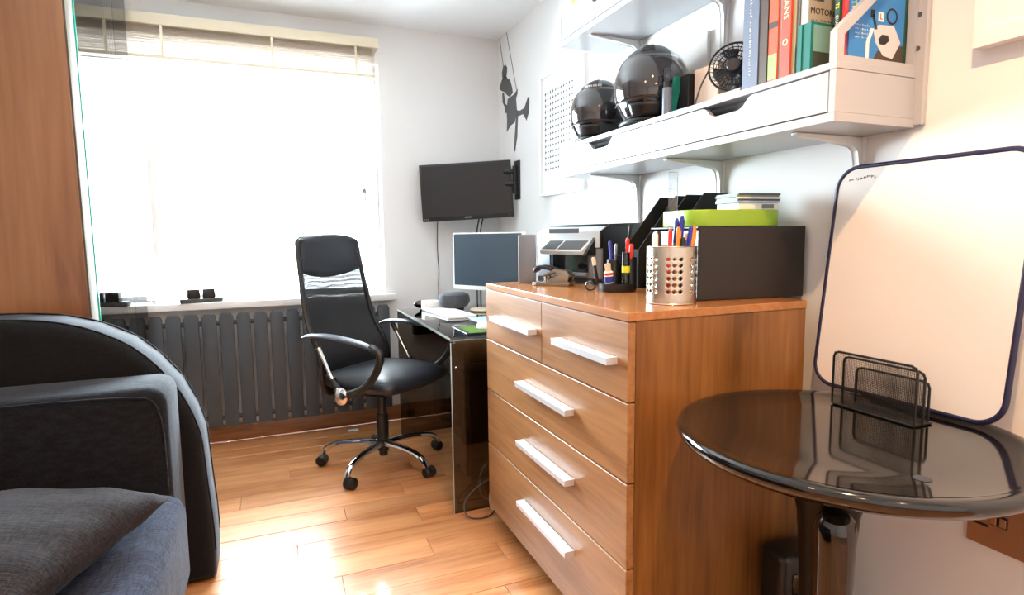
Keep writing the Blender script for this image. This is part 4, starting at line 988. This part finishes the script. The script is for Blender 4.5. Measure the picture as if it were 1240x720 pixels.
G().prism(rrect(1.045, 1.275, 1.345, 1.470, .055, 8), bz1+.0008, bz1+.046, r=.003, M=DM).build('body', M_green, t, angle=50)
t = thing('card_box', (1.27, 1.35, bz1+.047), 'white card box carrying note cards on the green tray', 'box')
G().box((1.205, 1.300, bz1+.047), (1.335, 1.40, bz1+.066), .001, 1, DM).build('box', M_paperw, t)
G().box((1.28, 1.2993, bz1+.050), (1.32, 1.2998, bz1+.062), M=DM).build('label_panel', M_grey, t, smooth=False)
for k in range(5):
    c_ = (M_bluepap, M_darkmetal, M_paperw, mat('grey_green_card', (120, 136, 128), .6), M_darkmetal)[k]
    x_ = 1.198+random.uniform(-.004, .004); z_ = bz1+.0665+k*.0052
    tag(G().box((x_, 1.295, z_), (x_+.14, 1.395, z_+.0048), .0004, 1, DM).build('note_card', c_, loc=(1.26, 1.34, z_)), 'note card pack on the white card box, %s' % ['bottom, pale blue', 'dark, second from the bottom', 'white, in the middle', 'grey-green, second from the top', 'dark, topmost'][k], 'cards', 'note cards on the card box')
# magazine files
def magfile(y, x0, label):
    t = thing('magazine_file', (x0+.13, y+.04, Z), label, 'magazine file', 'black magazine files behind the drawer box')
    prof_ = [(x0, Z+.001), (x0+.245, Z+.001), (x0+.245, Z+.312), (x0+.150, Z+.312), (x0, Z+.130)]
    for yy in (y, y+.087): G().prism(prof_, -yy-.003, -yy, XZ).build('side', M_blackcard, t, smooth=False)
    G().box((x0+.242, y+.003, Z+.001), (x0+.245, y+.087, Z+.312)).build('spine', M_blackcard, t, smooth=False)
    G().box((x0, y+.003, Z+.001), (x0+.242, y+.087, Z+.004)).build('base', M_blackcard, t, smooth=False)
    G().box((x0, y+.003, Z+.004), (x0+.003, y+.087, Z+.13)).build('front_lip', M_blackcard, t, smooth=False)
magfile(1.535, 1.150, 'black magazine file, nearer of the pair behind the drawer box')
magfile(1.68, 1.150, 'black magazine file, farther of the pair behind the drawer box')

# ------------------------------------------------------------------ round table
tx, ty, tz = 1.060, .815, .757
tb = thing('round_table', (tx, ty, 0), 'glossy black round pedestal table in front of the whiteboard', 'table')
TMt = T(tx, ty, 0); R = .330
G().lathe([(0, tz-.030), (.10, tz-.030), (R-.05, tz-.030), (R-.018, tz-.026), (R-.004, tz-.014), (R, tz-.002), (R-.004, tz+.006), (R-.012, tz+.008), (R-.030, tz+.004), (R-.045, tz), (.20, tz), (0, tz)], 96, TMt).build('tabletop', M_table, tb, angle=60)
G().lathe([(.048, .06), (.048, .25), (.051, .45), (.060, .58), (.080, .66), (.13, .727)], 48, TMt @ T(.0, .03, 0)).build('pedestal', mat('pedestal_black', (14, 13, 13), .35, spec=.2), tb, angle=60)
G().lathe([(.030, .06), (.033, .30), (.037, .56), (.038, .585), (.034, .606), (.022, .622), (0, .628)], 40, TMt @ T(-.062, -.038, 0)).build('pedestal_post', M_table, tb, angle=60)
G().lathe([(0, 0), (.185, 0), (.19, .008), (.18, .02), (.12, .035), (.07, .06), (0, .062)], 64, TMt @ T(.0, .0, 0)).build('base', M_table, tb, angle=60)
G().lathe([(.012, 0), (.014, .0005), (.010, .001), (0, .001)], 24, TMt @ T(-.078, -.205, tz) @ Matrix.Diagonal((1.0, 1.0, 1, 1))).build('maker_sticker', M_ink, tb)

# letter rack
lr = thing('letter_rack', (1.255, .88, tz), 'black wire mesh letter rack on the round table', 'letter rack')
def meshpanel(x, y0, y1, z0, z1, rr=.012):
    path = [(x, y0, z0), (x, y0, z1-rr), (x, y0+rr*.3, z1-rr*.3), (x, y0+rr, z1), (x, y1-rr, z1), (x, y1-rr*.3, z1-rr*.3), (x, y1, z1-rr), (x, y1, z0)]
    pf = G().tube(path, .0028, 8).build('panel_frame', M_black, lr)
    g = G(); s = .0031; k = 0; t_ = .00026
    y = y0+s
    while y < y1: g.box((x-t_, y-t_, z0), (x+t_, y+t_, z1)); y += s
    z = z0+s
    while z < z1: g.box((x-t_, y0, z-t_), (x+t_, y1, z+t_)); z += s
    o = g.build('wire_mesh', M_black, pf, smooth=False); o['kind'] = 'stuff'
zb_ = tz+.004
meshpanel(1.222, .782, .977, zb_, .886); meshpanel(1.247, .782, .970, zb_, .872); meshpanel(1.276, .790, .958, zb_, .846)
G().box((1.220, .782, tz+.001), (1.280, .977, tz+.005), .001, 1).build('base_plate', M_black, lr)

# ------------------------------------------------------------------ whiteboard
wbd = thing('whiteboard', (1.37, .91, tz), 'rounded whiteboard with navy rim leaning on the wall behind the table', 'whiteboard')
bot = Vector((1.338, 0, tz+.012)); top = Vector((1.403, 0, 1.330)); up = (top-bot); hh = up.length; up.normalize()
ax = Vector((0, -1, 0)); nz_ = ax.cross(up)
WM = basis((bot.x, .907, bot.z), ax, up, nz_)
hw = .222
P = rrect(-hw, 0, hw, hh, .055, 8)
G().prism(P, -.004, .002, WM).build('panel', M_wb, wbd, angle=60)
G().tube([(x, y_, -.001) for x, y_ in P], .0062, 8, closed=True, M=WM).build('rim', M_navy, wbd, angle=60)
# faint maker writing along the top left, upside down as in the photograph
wt = G()
for (x0, x1_, y_) in ((-.190, -.178, .532), (-.172, -.168, .534), (-.166, -.160, .533), (-.158, -.154, .534), (-.150, -.144, .536), (-.142, -.132, .538), (-.130, -.124, .537), (-.121, -.118, .533)):
    wt.box((x0, y_, .0022), (x1_, y_+.0022, .0026), M=WM)
    wt.box((x0, y_-.003, .0022), (x0+.0012, y_+.004, .0026), M=WM)
wt.build('maker_mark', M_ink, wbd, smooth=False)

# ------------------------------------------------------------------ socket
sk = thing('wall_socket', (WX, .68, .53), 'copper double wall socket below the table edge', 'socket')
y0, y1, z0, z1 = .600, .776, .478, .585
G().box((WX-.008, y0, z0), (WX, y1, z1), .002, 1).build('plate', M_copper, sk)
for yy in (.715, .640):
    s_ = G().box((WX-.011, yy-.017, z0+.055), (WX-.008, yy+.017, z0+.080), .001, 1).build('switch_surround', M_black, sk)
    for q in (-.009, .009): G().box((WX-.014, yy+q-.006, z0+.058), (WX-.011, yy+q+.006, z0+.077), .001, 1).build('rocker', M_copper, s_)
for yy in (.750, .615): G().box((WX-.0095, yy-.016, z0+.045), (WX-.008, yy+.016, z0+.051), .001, 1).build('socket_slot', M_black, sk); G().box((WX-.0095, yy-.004, z0+.062), (WX-.008, yy+.004, z0+.070), .001, 1).build('socket_slot', M_black, sk)

# charger box between chest and table
ck = thing('battery_charger', (1.28, 1.05, 0), 'black battery charger case on the floor between chest and table', 'charger')
CM = T(1.235, 1.078, 0) @ Rz(math.radians(-8))
G().box((-.075, -.05, .0), (.10, .045, .350), .02, 3, CM).build('case', M_black, ck)
G().box((-.045, -.0515, .245), (.075, -.049, .30), .004, 2, CM).build('handle_recess', M_blackgloss, ck)
G().box((-.035, -.0515, .20), (.0, -.0502, .216), M=CM).build('orange_logo', M_orange, ck, smooth=False)
g = G().box((-.035, -.0515, .172), (.05, -.0502, .174), M=CM).box((-.035, -.0515, .14), (-.033, -.0502, .174), M=CM).box((-.02, -.0515, .155), (.035, -.0502, .158), M=CM)
g.build('label_print', M_grey, ck, smooth=False)
print('objects', len(bpy.data.objects))
